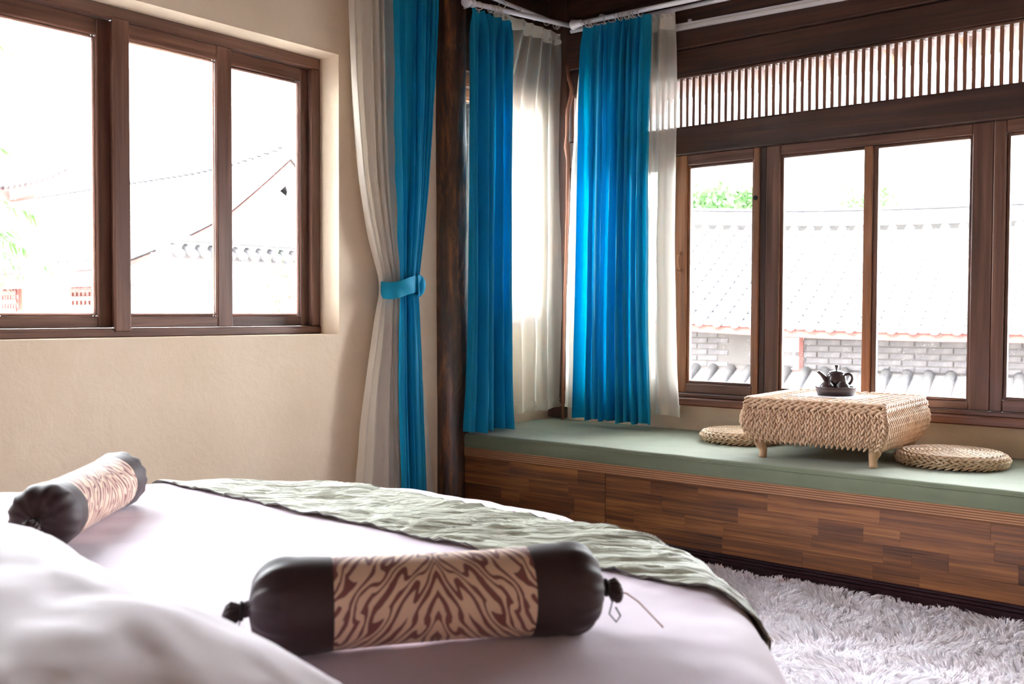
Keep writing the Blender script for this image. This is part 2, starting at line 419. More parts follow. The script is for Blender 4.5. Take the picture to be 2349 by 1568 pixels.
# ================================================================== WINDOWS
def planeY(y0): return lambda u0, u1, d0, d1, z0, z1: (u0, u1, y0+d0, y0+d1, z0, z1)
def planeX(x0): return lambda u0, u1, d0, d1, z0, z1: (x0-d1, x0-d0, u0, u1, z0, z1)
def sash(parent, M, name, u0, u1, z0, z1, l, r, t, b, d0=0.0, d1=.045, mh=None, mv=None, bead=.012, pane=True):
    s = empty(name); s.parent = parent
    child_box('stile', mv, s, *M(u0, u0+l, d0, d1, z0, z1)); child_box('stile', mv, s, *M(u1-r, u1, d0, d1, z0, z1))
    child_box('rail', mh, s, *M(u0+l, u1-r, d0+.002, d1, z1-t, z1)); child_box('rail', mh, s, *M(u0+l, u1-r, d0+.002, d1, z0, z0+b))
    a0, a1, c0, c1 = u0+l, u1-r, z0+b, z1-t
    k = d0+.016
    for q in ((a0, a0+bead, k, d1-.004, c0, c1), (a1-bead, a1, k, d1-.004, c0, c1)): child_box('bead', mv, s, *M(*q), bev=.003)
    for q in ((a0+bead, a1-bead, k, d1-.004, c0, c0+bead), (a0+bead, a1-bead, k, d1-.004, c1-bead, c1)): child_box('bead', mh, s, *M(*q), bev=.003)
    if pane: MB().box(*M(a0+bead*.5, a1-bead*.5, d1-.018, d1-.013, c0+bead*.5, c1-bead*.5)).build('pane', GLASS, s)
    return s
# ---- window_1, left wall: sliding sashes in a brown frame
w1 = struct(empty('window_1')); M = planeX(-.03); FY, FZ = FRAME['y'], FRAME['z']
child_box('frame_head', FY, w1, *M(WY0, WY1, 0, .10, 2.235, WZ1))
child_box('frame_sill', FY, w1, *M(WY0, WY1, -.004, .10, WZ0, 1.034))
child_box('frame_jamb', FZ, w1, *M(-1.705, WY1, .0, .10, 1.034, 2.235))
child_box('frame_jamb', FZ, w1, *M(WY0, -3.86, .0, .10, 1.034, 2.235))
sash(w1, M, 'sash', -2.178, -1.706, 1.035, 2.234, .046, .040, .062, .046, .034, .064, FY, FZ)
sash(w1, M, 'sash', -2.682, -2.140, 1.035, 2.234, .062, .075, .062, .046, .004, .033, FY, FZ)
sash(w1, M, 'sash', -3.170, -2.672, 1.035, 2.234, .062, .062, .066, .046, .034, .064, FY, FZ)
sash(w1, M, 'sash', -3.86, -3.12, 1.035, 2.234, .050, .055, .062, .046, .004, .033, FY, FZ)
child_box('frame_mullion', FZ, w1, *M(-2.69, -2.622, -.012, .003, 1.02, 2.24))
# ---- window_2, alcove wall
w2 = struct(empty('window_2')); M = planeX(XA-.02); OY, OZ = ORANGE['y'], ORANGE['z']
child_box('frame_head', OY, w2, *M(AY0, AY1, 0, .08, 2.315, AZ1)); child_box('frame_sill', FY, w2, *M(AY0, AY1, -.035, .08, AZ0, 1.075))
child_box('frame_jamb', OZ, w2, *M(AY0, AY0+.04, 0, .08, 1.075, 2.315)); child_box('frame_jamb', OZ, w2, *M(AY1-.04, AY1, 0, .08, 1.075, 2.315))
sash(w2, M, 'sash', AY0+.041, AY1-.041, 1.076, 2.314, .04, .04, .05, .05, .02, .055, OY, OZ)
# ---- window_3, right wall: long timber window above the bench
w3 = struct(empty('window_3')); M = planeY(0.0); FX = FRAME['x']
X0, X1 = .216, 3.60
child_box('lintel', DARKW['x'], w3, *M(X0, X1, -.03, .12, 1.948, 2.090))
child_box('window_sill', PALEW['x'], w3, *M(X0, X1, -.045, .13, .6085, .650), bev=.007)
child_box('sill_rail', FX, w3, *M(X0, X1, -.012, .10, .6505, .672))
secs = [(.25, .872, .06, .06, FZ, .055, True), (.912, 1.405, .078, .031, ORANGE['z'], .062, True), (1.441, 2.505, .074, .088, FZ, .055, False), (2.506, 3.05, .050, .075, FZ, .055, True), (3.09, 3.595, .07, .07, FZ, .055, True)]
for i, (a, b, l, r, mv, t, single) in enumerate(secs):
    if single: sash(w3, M, 'sash', a, b, .673, 1.947, l, r, .056, .052, .0, .05, FX, mv, bead=.014)
    else:
        mid = {2: (1.936, 2.000)}[i]
        s = sash(w3, M, 'sash', a, b, .673, 1.947, l, r, .050, .036, .004, .054, FX, mv, bead=.014, pane=False)
        child_box('mullion', ORANGE['z'] if i == 2 else FZ, s, *M(mid[0], mid[1]-.024, .004, .05, .709, 1.897))
        child_box('bead', FZ, s, *M(mid[1]-.0235, mid[1], .018, .05, .709, 1.897), bev=.004)
        for p0, p1 in ((a+l+.005, mid[0]+.004), (mid[1]-.004, b-r-.005)): MB().box(*M(p0, p1, .036, .041, .712, 1.894)).build('pane', GLASS, s)
child_box('post', DARKW['z'], w3, *M(.217, .249, .0, .10, .673, 1.947)); child_box('post', DARKW['z'], w3, *M(.873, .911, .008, .10, .673, 1.947)); child_box('post', DARKW['z'], w3, *M(1.406, 1.440, .012, .10, .673, 1.947)); child_box('post', DARKW['z'], w3, *M(3.051, 3.089, .012, .10, .673, 1.947))
# cast pull handle and hinge on the first sash
hd = empty('handle'); hd.parent = w3
hx = .955
mb = MB(); mb.tube([(hx, -.004+.0, 1.335), (hx, -.022, 1.345), (hx, -.030, 1.378), (hx, -.022, 1.411), (hx, -.004, 1.421)], [.006, .006, .005, .006, .006], 8)
mb.build('grip', BRONZE, hd, True)
for z in (1.325, 1.430): MB().lathe([(.001, -.006), (.011, -.006), (.009, -.001), (.004, .003), (.001, .003)], 12).build('rosette', BRONZE, hd, True, loc=(hx, -.006, z))
MB().bbox(.935, .955, -.006, -.0005, .70, .765, b=.002).build('hinge', BRONZE, w3)
# dark plug of the window lock on the right stile
MB().lathe([(.012, 0), (.012, .006), (.009, .009), (.001, .009)], 14, axis='x').build('latch', BLACK, w3, True, loc=(1.392, -.008, 1.69)).rotation_euler = (0, 0, -PI/2)
# ---- window_4: slatted transom
w4 = struct(empty('window_4'))
child_box('frame_head', FX, w4, *M(X0, X1, -.002, .07, 2.357, 2.371)); child_box('frame_sill', FX, w4, *M(X0, X1, -.006, .07, 2.0905, 2.100))
slat_me = None
n = int((X1-X0)/.0377)
for i in range(n):
    x = X0+.012+i*.0377
    if slat_me is None:
        o = MB().bbox(-.0085, .0085, .0, .036, 2.1, 2.357, b=.002).build('slat', PALEW['z'], w4); slat_me = o.data
    else:
        o = bpy.data.objects.new('slat', slat_me); COL.objects.link(o); o.parent = w4
    o.location = (x, .010, 0)
for a, b in ((X0+.01, 1.915), (1.919, 3.2), (3.204, X1-.01)): MB().box(*M(a, b, .052, .056, 2.1, 2.357)).build('pane', GLASS, w4)

# ================================================================== PILLAR AND BRANCH
rows = []
for k in range(90):
    z = .001+2.972*k/89
    cx = XL+.006*math.sin(z*1.3+.4); cy = -.906+.010*math.sin(z*1.1+2)-.0
    ring = []
    for a in np.linspace(0, 2*PI, 48, endpoint=False):
        r = .098+.004*fbm(math.cos(a)*1.2, math.sin(a)*1.2, z*1.1)+.003*fbm(math.cos(a)*4, math.sin(a)*4, z*2.2+9)-.006*(z/3)
        ring.append((cx+r*math.cos(a), cy+r*math.sin(a), z))
    rows.append(ring)
mb = MB(); mb.grid(np.array(rows), True)
tag(mb.build('log_pillar', LOG, None, True), 'varnished dark brown tree trunk pillar at the end of the green window bench', 'pillar')
bp = [(.31,-.085,2.52),(.335,-.10,2.44),(.36,-.105,2.37),(.348,-.10,2.33),(.325,-.095,2.26),(.322,-.095,2.12),(.318,-.095,2.05),(.325,-.09,1.98),(.318,-.085,1.7),(.305,-.08,1.4),(.292,-.075,1.1),(.284,-.070,.8),(.280,-.068,.477)]
bp = [(x-.055, y, z) for x, y, z in bp]
tag(MB().tube(np.array(bp), [.010,.013,.011,.013,.015,.013,.017,.013,.011,.009,.008,.008,.009], 10).build('crooked_branch', wood('bare_branch', (92, 52, 38), (140, 88, 66), (176, 122, 96), 'z', .5), None, True),
    'bare crooked brown branch standing in the corner between the sheer curtains', 'branch')

# ================================================================== CURTAINS
def interp_rows(rows, z):
    rows = sorted(rows, key=lambda r: -r[0]); zs = [-r[0] for r in rows]
    out = []
    for c in range(1, len(rows[0])):
        xs = np.array(zs); ys = np.array([r[c] for r in rows])
        out.append(np.interp(-z, xs, ys))
    # light smoothing
    return out
def drape(name, mat, parent, M, rows, ztop, zbot, n, amp, seed=0, nu=None, nv=70, head=.085, sharp=.75, drift=.5, hem=.006, ampf=None, seam=None, pinch=.45):
    r = np.random.default_rng(seed); nu = nu or n*14
    u = np.linspace(0, 1, nu); jit = np.cumsum(r.uniform(.35, 1.9, n+1)); jit = np.concatenate(([0], jit))/jit[-1]
    ph0 = np.interp(u, jit, np.arange(len(jit)))*2*PI*(n/len(jit[1:]))
    aj = np.interp(u*n, np.arange(n+1), r.uniform(.35, 1.4, n+1))
    zs = np.linspace(ztop, zbot, nv); s5 = sum(interp_rows(rows, zs+d)[0] for d in (0,))
    def sm(c):
        return sum(interp_rows(rows, zs+d)[c] for d in (-.06, -.03, 0, .03, .06))/5
    a0, a1, off = sm(0), sm(1), sm(2)
    arr = np.zeros((nv, nu, 3))
    for j, z in enumerate(zs):
        v = (ztop-z)/(ztop-zbot)
        dph = np.array([drift*fbm(x*4+seed, v*2.2, seed*1.7) for x in u])
        ph = ph0+dph
        sn = np.sin(ph); d = np.sign(sn)*np.abs(sn)**sharp
        d2 = .25*np.sin(2.3*ph+seed)
        k = amp*(ampf(v) if ampf else 1.0)
        tz = ztop-z
        if tz < head: k *= pinch+(1-pinch)*.8*(tz/head)
        elif tz < head*2: k *= (pinch+(1-pinch)*.8)+(1-pinch)*.2*(tz/head-1)
        o = off[j]+k*aj*(d+d2)
        t = a0[j]+(a1[j]-a0[j])*u+k*.45*np.cos(ph)*np.clip(np.minimum(u, 1-u)*12, 0, 1)
        zz = np.full(nu, z)+(hem*np.sin(ph*.5+1.3)*(v**6))
        arr[j] = np.array([M(t[i], o[i], zz[i]) for i in range(nu)])
    mb = MB(); mb.grid(arr)
    return mb.build(name, mat, parent, True, recalc=False)
mapL = lambda u, o, z: (XL+o, u, z)
mapA = lambda u, o, z: (XA+o, u, z)
mapR = lambda u, o, z: (u, -o, z)

def at(e, o):  # keep world-built meshes in place under a moved empty
    o.matrix_parent_inverse = Matrix.Translation(-Vector(e.location)); return o
def rod(name, p0, p1, r, label, finial=None, group=None):
    e = empty(name, p0); d = Vector(p1)-Vector(p0); L = d.length; q = d.to_track_quat('X', 'Z')
    e.rotation_mode = 'QUATERNION'; e.rotation_quaternion = q
    MB().tube([(x, 0, 0) for x in np.linspace(0, L, 4)], r, 16).build('pole', RODM, e, True)
    if finial:
        pr = [(.001, -.075), (.014, -.073), (.024, -.064), (.028, -.050), (.025, -.036), (.017, -.026), (.015, -.022), (.020, -.018), (.022, -.006), (.021, .004), (r+.001, .012), (r+.001, .016)]
        if finial == 'bell': pr = [(.001, -.060), (.026, -.058), (.030, -.052), (.024, -.030), (.018, -.004), (.020, .004), (.014, .012)]
        MB().lathe(pr, 24, axis='x').build('finial', RODM, e, True)
    tag(e, label, 'curtain rod', group); return e
def rings(parent, pts, nrm, r=.017, seed=3):
    rr = np.random.default_rng(seed)
    for p in pts:
        nn = np.array(nrm, float)+rr.uniform(-.45, .45, 3)
        at(parent, MB().torus(p, r+.003, .0028, nn).build('ring', RINGM, parent, True))

# ---- tied-back pair by the left window
tl = rod('curtain_rod', (XL+.12, -1.75, 2.76), (XL+.12, -1.02, 2.76), .013, 'white curtain rod on the plaster wall above the tied curtains', 'ball')
cr = empty('cream_curtain', (XL, -1.4, 0))
rows_cream = [(2.73, -1.655, -1.30, .055), (2.13, -1.627, -1.30, .055), (1.74, -1.588, -1.30, .055), (1.50, -1.534, -1.29, .055), (1.33, -1.475, -1.275, .055), (1.225, -1.438, -1.262, .055),
              (1.10, -1.475, -1.225, .055), (.82, -1.534, -1.165, .055), (.62, -1.567, -1.125, .055), (.30, -1.597, -1.08, .055), (.01, -1.61, -1.05, .055)]
at(cr, drape('fabric', CREAM, cr, mapL, rows_cream, 2.73, .03, 7, .024, 11, nv=90, ampf=lambda v: 1.0-.45*math.exp(-((v-.557)/.06)**2)))
tag(cr, 'cream curtain gathered by a blue tie behind the blue drape, beside the plaster wall window', 'curtain')
bl = empty('blue_curtain', (XL, -1.3, 0))
rows_blue = [(2.73, -1.452, -1.125, .125), (2.6, -1.440, -1.135, .125), (2.1, -1.425, -1.165, .125), (1.7, -1.405, -1.20, .12), (1.45, -1.393, -1.232, .115), (1.225, -1.372, -1.255, .110), (1.05, -1.378, -1.250, .112), (.7, -1.383, -1.232, .115), (.25, -1.372, -1.212, .12), (.0, -1.37, -1.20, .12)]
at(bl, drape('fabric', BLUE, bl, mapL, rows_blue, 2.73, .04, 8, .022, 5, nv=90, ampf=lambda v: 1.0-.35*math.exp(-((v-.557)/.06)**2), drift=.8))
tag(bl, 'blue drape tied at the waist hanging between plaster window and log pillar', 'curtain')
# tie band
tb = empty('curtain_tie', (XL+.085, -1.35, 1.225))
arr = []
for k in range(9):
    v = k/8; zz = -.040+.080*v; row = []
    for a in np.linspace(0, 2*PI, 56, endpoint=False):
        ru, ro = .103+.004*math.sin(v*PI), .074+.006*math.sin(v*PI)
        tilt = .022*math.sin(a)
        row.append((ro*math.cos(a)+.003*math.sin(a*7+v*5), ru*math.sin(a), zz+tilt+.004*math.sin(a*3+1)))
    arr.append(row)
MB().grid(np.array(arr), True).build('band', BLUE, tb, True)
arr = []
for k in range(9):
    v = k/8; row = []
    for u in np.linspace(0, 1, 9):
        y = .046+.052*u; x = .078*math.sqrt(max(0, 1-(y/.107)**2)); row.append((x+.008+.005*math.sin(u*9+v*3), y+.010*u*(1-v), -.050+.106*v+.016*u*(1-v)))
    arr.append(row)
o = MB().grid(np.array(arr)).build('knot_flap', BLUE, tb, True); o.modifiers.new('thickness', 'SOLIDIFY').thickness = .003
kp = np.array([(.030, .086, .052), (.052, .090, .040), (.062, .092, .012), (.056, .092, -.020), (.040, .090, -.042)])
tt = np.linspace(0, 4, 17); kp = np.stack([np.interp(tt, range(5), kp[:, c]) for c in range(3)], 1)
for _ in range(3): kp[1:-1] = (kp[:-2]+kp[1:-1]*2+kp[2:])/4
MB().tube(kp, .009+.010*np.sin(np.linspace(.25, PI-.25, 17)), 12).build('knot', BLUE, tb, True)
tag(tb, 'blue fabric tie knotted round the cream and blue curtain pair', 'curtain tie')

# ---- alcove pair
rodA = rod('curtain_rod', (.285, -.935, 2.660), (.285, -.034, 2.744), .0135, 'white curtain rod with ball end carrying the blue drape beside the log pillar', 'ball')
rodB = rod('curtain_rod', (.165, -.90, 2.785), (.165, -.029, 2.780), .0115, 'thin white curtain rod behind another, over the alcove sheer beside the log pillar')
ab = empty('blue_curtain', (.28, -.8, 0))
rows = [(2.66, -.935, -.618, .205), (2.3, -.925, -.632, .205), (1.8, -.925, -.640, .205), (1.0, -.930, -.640, .205), (.7, -.94, -.640, .205), (.486, -.965, -.630, .21)]
at(ab, drape('fabric', BLUE, ab, mapA, rows, 2.64, .489, 6, .036, 21, head=.07, drift=.6, ampf=lambda v: 1.0+.35*v**3))
rings(ab, [(.285, y, 2.660+.0932*(y+.935)-.006) for y in (-.888, -.80, -.785, -.765, -.745, -.715)], (0, 1, .1))
at(ab, MB().tube([(.285, -.888, 2.643), (.285, -.889, 2.622)], .003, 6).build('hook', RINGM, ab))
tag(ab, 'straight hanging blue drape next to the log pillar over the green bench', 'curtain')
ash = empty('sheer_curtain', (.2, -.4, 0))
rows = [(2.74, -.86, .015, .095), (2.3, -.86, .02, .095), (1.0, -.87, .02, .10), (.53, -.87, .02, .105)]
rowsT = [(2.74, -.62, -.035, .095), (2.3, -.84, -.03, .095), (1.0, -.86, -.03, .10), (.53, -.86, -.03, .105)]
at(ash, drape('fabric', SHEER, ash, mapA, rowsT, 2.725, .54, 6, .034, 33, drift=.9, sharp=1.0, head=.06))
hb = at(ash, drape('heading_band', TAPE, ash, lambda u, o, z: mapA(u, o+.0025, z), rowsT, 2.726, 2.655, 6, .034, 33, nv=6, drift=.9, sharp=1.0, head=.06))
at(ash, drape('hem', SHEER, ash, lambda u, o, z: mapA(u, o+.002, z), rowsT, .60, .54, 6, .034, 33, nv=5, drift=.9, sharp=1.0, head=.0))
rings(ash, [(.165, y, 2.766) for y in (-.56, -.42, -.28, -.16, -.075, -.06, -.05)], (0, 1, .1), .015)
tag(ash, 'white sheer curtain over the alcove window between log pillar and corner post', 'curtain')

# ---- right window pair
rodC = rod('curtain_rod', (.43, -.20, 2.703), (4.6, -.20, 2.665), .0135, 'white curtain rod carrying the wide blue drape in front of the right window timbers', 'bell')
rodD = rod('curtain_rod', (.30, -.11, 2.700), (4.6, -.11, 2.672), .0115, 'thin white curtain rod behind the front one, carrying the sheer at the slatted transom')
def arm(e, *pts):
    o = MB().tube(list(pts), .006, 10).build('bracket', RODM, e, True); o.matrix_parent_inverse = (Matrix.Translation(e.location) @ e.rotation_quaternion.to_matrix().to_4x4()).inverted()
for x in (.55, 3.3): arm(rodC, (x, -.198, 2.712-.0091*(x-.43)), (x, -.180, 2.730), (x, -.11, 2.738), (x, -.034, 2.738))
for x in (.62, 3.4): arm(rodD, (x, -.100, 2.698-.0065*(x-.3)), (x, -.034, 2.696))
arm(rodA, (.273, -.915, 2.662), (.195, -.90, 2.662)); arm(rodB, (.155, -.70, 2.784), (XA+.010, -.70, 2.784))
for y in (-1.70, -1.06): arm(tl, (XL+.11, y, 2.76), (XL-.012, y, 2.76))
rb = empty('blue_curtain', (.65, -.2, 0))
rows = [(2.68, .445, .885, .20), (2.45, .440, .875, .20), (2.0, .432, .865, .20), (1.0, .418, .868, .20), (.52, .405, .888, .20)]
at(rb, drape('fabric', BLUE, rb, mapR, rows, 2.672, .512, 9, .036, 41, head=.10, drift=.8, ampf=lambda v: 1.0+.2*v**2, nv=80))
rings(rb, [(x, -.20, 2.690-.009*(x-.43)) for x in (.475, .50, .515, .60, .665, .69, .71, .73, .75, .765, .785, .815)], (1, 0, .05))
tag(rb, 'wide pleated blue drape hanging in front of the corner end of the bench', 'curtain')
rsh = empty('sheer_curtain', (.65, -.11, 0))
rows = [(2.69, .40, .972, .11), (2.4, .345, .985, .11), (2.0, .315, .99, .11), (1.4, .29, .985, .11), (.8, .282, 1.005, .11), (.55, .275, 1.03, .11)]
at(rsh, drape('fabric', SHEER2, rsh, mapR, rows, 2.685, .555, 9, .020, 52, drift=.8, head=.10, nv=80, ampf=lambda v: 1.0+.2*v**2))
at(rsh, drape('hem', SHEER2, rsh, lambda u, o, z: mapR(u, o+.002, z), rows, .615, .555, 9, .020, 52, nv=5, drift=.8, head=0.0))
at(rsh, drape('heading_band', TAPE, rsh, lambda u, o, z: mapR(u, o+.002, z), rows, 2.687, 2.60, 9, .020, 52, nv=6, drift=.8, head=.10))
rings(rsh, [(x, -.11, 2.686-.006*(x-.3)) for x in (.87, .905, .93, .958)], (1, 0, .05), .015)
tag(rsh, 'cream sheer showing on both sides of the wide blue drape at the slatted transom', 'curtain')
# flat white track on the timber
tr = empty('curtain_track', (.9, -.0475, 2.62))
MB().bbox(0, 3.7, -.012, .013, -.017, .017, b=.003).build('channel', RODM, tr); MB().bbox(0, 3.7, -.016, -.012, -.004, .002, b=.001).build('groove', RINGM, tr)
MB().bbox(.12, .14, -.014, -.002, .017, .030, b=.002).build('clip', RODM, tr)
tr.rotation_euler = (0, math.radians(1.0), 0)
tag(tr, 'flat white curtain track fixed to the dark timber above the slatted transom', 'curtain track')
bk = MB().bbox(-.03, .03, -.014, .014, -.014, .014, b=.004).build('curtain_bracket', RINGM, None, loc=(.395, -.0485, 2.575))
tag(bk, 'small pale wooden bracket stub behind the top of the wide blue drape', 'bracket')

# ================================================================== BENCH
BX0, BX1, BYF = .205, 4.45, -.90
be = empty('window_bench', (0, 0, 0))
mb = MB(); mb.box(BX0, BX1, BYF+.022, -.002, .001, .356); mb.build('carcass', DARKW['x'], be)
MB().bbox(BX0, BX1, BYF-.006, -.003, .3575, .4025, b=.002).build('ply_top', PLY, be)['label'] = 'laminated ply edge'
for k, (z0, z1, dy) in enumerate(((.0, .052, .014), (.052, .066, .010), (.066, .079, .005))):
    MB().bbox(BX0, BX1, BYF-dy, BYF+.02, max(z0, .001), z1, b=.004).build('plinth_moulding', PLINTH, be)
r = np.random.default_rng(5)
for a, b in ((BX0, 1.0795), (1.0825, 2.92), (2.923, BX1)):
    pan = empty('front_panel'); pan.parent = be
    zz = [.080, .150, .220, .289, .357]
    for z0, z1 in zip(zz[:-1], zz[1:]):
        x = a
        while x < b-1e-4:
            L = r.uniform(.10, .46); x2 = min(x+L, b)
            if b-x2 < .09: x2 = b
            MB().bbox(x, x2, BYF+r.uniform(0, .0006), BYF+.021, z0, z1, b=.0006).build('stave', STAVE, pan)
            x = x2
tag(be, 'long built-in window bench of varnished brown wood staves with a dark plinth', 'bench')

# green seat cushion, notched round the pillar
TABLE_LEGS = [(1.745, -.685), (2.232, -.685), (1.745, -.175), (2.232, -.175)]
def cushion_top(x, y):
    z = .478+.0025*fbm(x*2.2, y*3.0, 3.1)
    for lx, ly in TABLE_LEGS:
        z -= .006*math.exp(-((x-lx)**2+(y-ly)**2)/.0035)
    return z
ny, nx = 44, 150
prof = []
y0, y1, zb, rc = -.905, -.004, .4035, .016
for t in np.linspace(0, 1, 5): prof.append((y0+.004, zb+t*.05))
for a in np.linspace(0, PI/2, 6)[1:]: prof.append((y0+.004+rc*(1-math.cos(a)), .478-rc+rc*math.sin(a)))
for y in np.linspace(y0+.04, y1-.02, ny): prof.append((y, None))
prof += [(y1-.005, .470), (y1, .455), (y1, zb)]
arr = []
for i in range(nx+1):
    row = []
    for (y, z) in prof:
        xs = .205 if y < -.775 else (.205-(y+.775)*3.4 if y < -.742 else .093)
        xs = max(xs, .093)
        x = xs+(BX1-.005-xs)*i/nx
        zt = cushion_top(x, y)
        if z is None: zz = zt
        else: zz = z if z <= .455 else z+(zt-.478)
        yy = y
        if y < -.89: yy = y+.0035*fbm(x*5, z*6, 1.0)+(-.004 if .42 < (z or 0) < .465 else 0)
        if i in (0, nx) and zz > .45: zz -= .006
        row.append((x, yy, zz))
    arr.append(row)
arr = np.array(arr); mb = MB(); mb.grid(arr)
k = len(prof); mb.f.append(tuple(range(k))); mb.f.append(tuple(nx*k+i for i in range(k))[::-1])
cu = empty('bench_cushion', (2.3, -.45, .4035))
at(cu, autosmooth(mb.build('cover', GREEN, cu), 50))
sp = [(x, -.9045+.0035*fbm(x*5, 2.6, 1.0), .462+.0025*fbm(x*2.2, -2.7, 3.1)) for x in np.linspace(.21, BX1-.01, 160)]
at(cu, MB().tube(sp, .0022, 6).build('piping', GREEN, cu, True))
tag(cu, 'long sage green canvas cushion covering the top of the window bench', 'cushion')

# ================================================================== BRAIDED GOODS
def ell_template(seg=6, rings=4):
    v = [(0, 0, -1)]; f = []
    for j in range(1, rings):
        p = -PI/2+PI*j/rings
        for i in range(seg):
            a = 2*PI*i/seg; v.append((math.cos(p)*math.cos(a), math.cos(p)*math.sin(a), math.sin(p)))
    v.append((0, 0, 1)); n = len(v)
    for i in range(seg): f.append((0, 1+(i+1) % seg, 1+i))
    for j in range(rings-2):
        for i in range(seg):
            a = 1+j*seg+i; b = 1+j*seg+(i+1) % seg; f.append((a, b, b+seg, a+seg))
    o = 1+(rings-2)*seg
    for i in range(seg): f.append((o+i, o+(i+1) % seg, n-1))
    return np.array(v), f
EV, EF = ell_template()
def braid(mb, P, T, N, width, pitch, thick, ang=28, jit=.12, rr=rng):
    """plait: fat strands leaning left and right in turn along path P (tangent T, outward normal N)"""
    P, T, N = (np.asarray(a, float) for a in (P, T, N))
    d = np.concatenate(([0], np.cumsum(np.linalg.norm(np.diff(P, axis=0), axis=1))))
    n = max(2, int(round(d[-1]/pitch*2)))
    for k in range(n):
        s = (k+.5)/n*d[-1]
        p = np.array([np.interp(s, d, P[:, c]) for c in range(3)]); t = np.array([np.interp(s, d, T[:, c]) for c in range(3)]); nn = np.array([np.interp(s, d, N[:, c]) for c in range(3)])
        t /= np.linalg.norm(t); nn -= t*np.dot(t, nn); nn /= np.linalg.norm(nn); sd_ = np.cross(nn, t)
        sg = 1 if k % 2 else -1
        a = math.radians(ang*(1+rr.uniform(-jit, jit)))*sg
        dirn = t*math.cos(a)-sd_*math.sin(a)+nn*.22; dirn /= np.linalg.norm(dirn)
        s2 = np.cross(nn, dirn); s2 /= np.linalg.norm(s2); n2 = np.cross(dirn, s2)
        c = p+sd_*sg*width*.23+nn*thick*.1
        L, W, H = pitch*.74*(1+rr.uniform(-jit, jit)), width*.285*(1+rr.uniform(-jit, jit)), thick*.5
        V = EV[:, 2:3]*L*dirn+EV[:, 0:1]*W*s2+EV[:, 1:2]*H*n2+c
        mb.add(V, EF)
    return mb

# ---- woven table
TZ = .4735
tbl = empty('woven_low_table', (1.985, -.43, TZ), math.radians(1.5))
ZB, ZT = .082, .240       # body bottom / top above the cushion
def hw(z):
    t = (z-ZB)/(ZT-ZB); return .284-.012*(1-t)+.026*math.sin(PI*min(1, max(0, t)))
zs = np.linspace(ZB, ZT, 12); arr = []
for z in zs:
    h = hw(z)-.009; c = []
    for (sx, sy) in ((1, -1), (1, 1), (-1, 1), (-1, -1)): c.append((sx*h, sy*h, z))
    arr.append(c)
mb = MB(); mb.grid(np.array(arr), True); mb.f.append((3, 2, 1, 0)); kk = 11*4; mb.f.append((kk, kk+1, kk+2, kk+3))
mb.build('core', STRAWIN, tbl)
NCOL = 24; zz = np.linspace(ZT-.016, ZB-.002, 14)
for face in range(4):
    R = Matrix.Rotation(face*PI/2, 3, 'Z'); Rn = np.array(R)
    for i in range(NCOL):
        s = -1+2*(i+.5)/NCOL
        P = np.array([(s*(hw(z)-.004), -hw(z), z) for z in zz]); T = np.gradient(P, axis=0)
        T /= np.linalg.norm(T, axis=1)[:, None]
        N = np.cross(T, np.array([1.0, 0, 0])); N *= np.sign(-N[:, 1:2])
        mb = MB(); braid(mb, P@Rn.T, T@Rn.T, N@Rn.T, .0250, .026, .024, 19)
        mb.build('braid', STRAW, tbl, True, recalc=False)
# lid: a slab with rows of braid on top and plaited rope edging
LH = .286; LZ0, LZ1 = .2415, .262
MB().bbox(-LH+.012, LH-.012, -LH+.012, LH-.012, LZ0, LZ1-.006, b=.004).build('lid_core', STRAWIN, tbl)
nr = 26
for i in range(nr):
    y = -LH+.018+(2*LH-.036)*(i+.5)/nr
    xs = np.linspace(-LH+.012, LH-.012, 4)
    P = [(x, y, LZ1-.007) for x in xs]; T = [(1, 0, 0)]*4; N = [(0, 0, 1)]*4
    mb = MB(); braid(mb, P, T, N, .0245, .034, .014, 22); mb.build('lid_braid', STRAW, tbl, True, recalc=False)
for lev, (z, h, w_) in enumerate(((LZ1-.008, LH+.003, .021), (ZT-.005, hw(ZT)+.010, .021))):
    for face in range(4):
        Rn = np.array(Matrix.Rotation(face*PI/2, 3, 'Z'))
        xs = np.linspace(-h, h, 4)
        P = np.array([(x, -h, z) for x in xs])@Rn.T; T = np.array([(1, 0, 0)]*4)@Rn.T; N = np.array([(0, -.85, .5)]*4)@Rn.T
        mb = MB(); braid(mb, P, T, N, w_+.004, .034, .022, 20); mb.build('edge_rope', STRAW, tbl, True, recalc=False)
for sx in (-1, 1):
    for sy in (-1, 1):
        P = np.array([(sx*(hw(z)+.001), sy*(hw(z)+.001), z) for z in zz]); T = np.gradient(P, axis=0); N = np.array([(sx, sy, 0.0)]*len(P))
        mb = MB(); braid(mb, P, T, N, .026, .021, .02, 24); mb.build('corner_rope', STRAW, tbl, True, recalc=False)
        # cabriole leg: flared block, waist, straight foot
        bx, by = sx*.236, sy*.236
        path = [(bx+sx*.012, by+sy*.012, .090), (bx+sx*.012, by+sy*.012, .072), (bx+sx*.008, by+sy*.008, .058), (bx+sx*.002, by+sy*.002, .044), (bx, by, .028), (bx+sx*.001, by+sy*.001, .012), (bx+sx*.002, by+sy*.002, .0)]
        lg = MB().tube(path, [.026, .026, .024, .0190, .0165, .016, .0175], 14).build('leg', LEGW, tbl, True)
tag(tbl, 'low square table of woven seagrass rope on short turned legs on the bench', 'table')
TTOP = TZ+LZ1-.0005
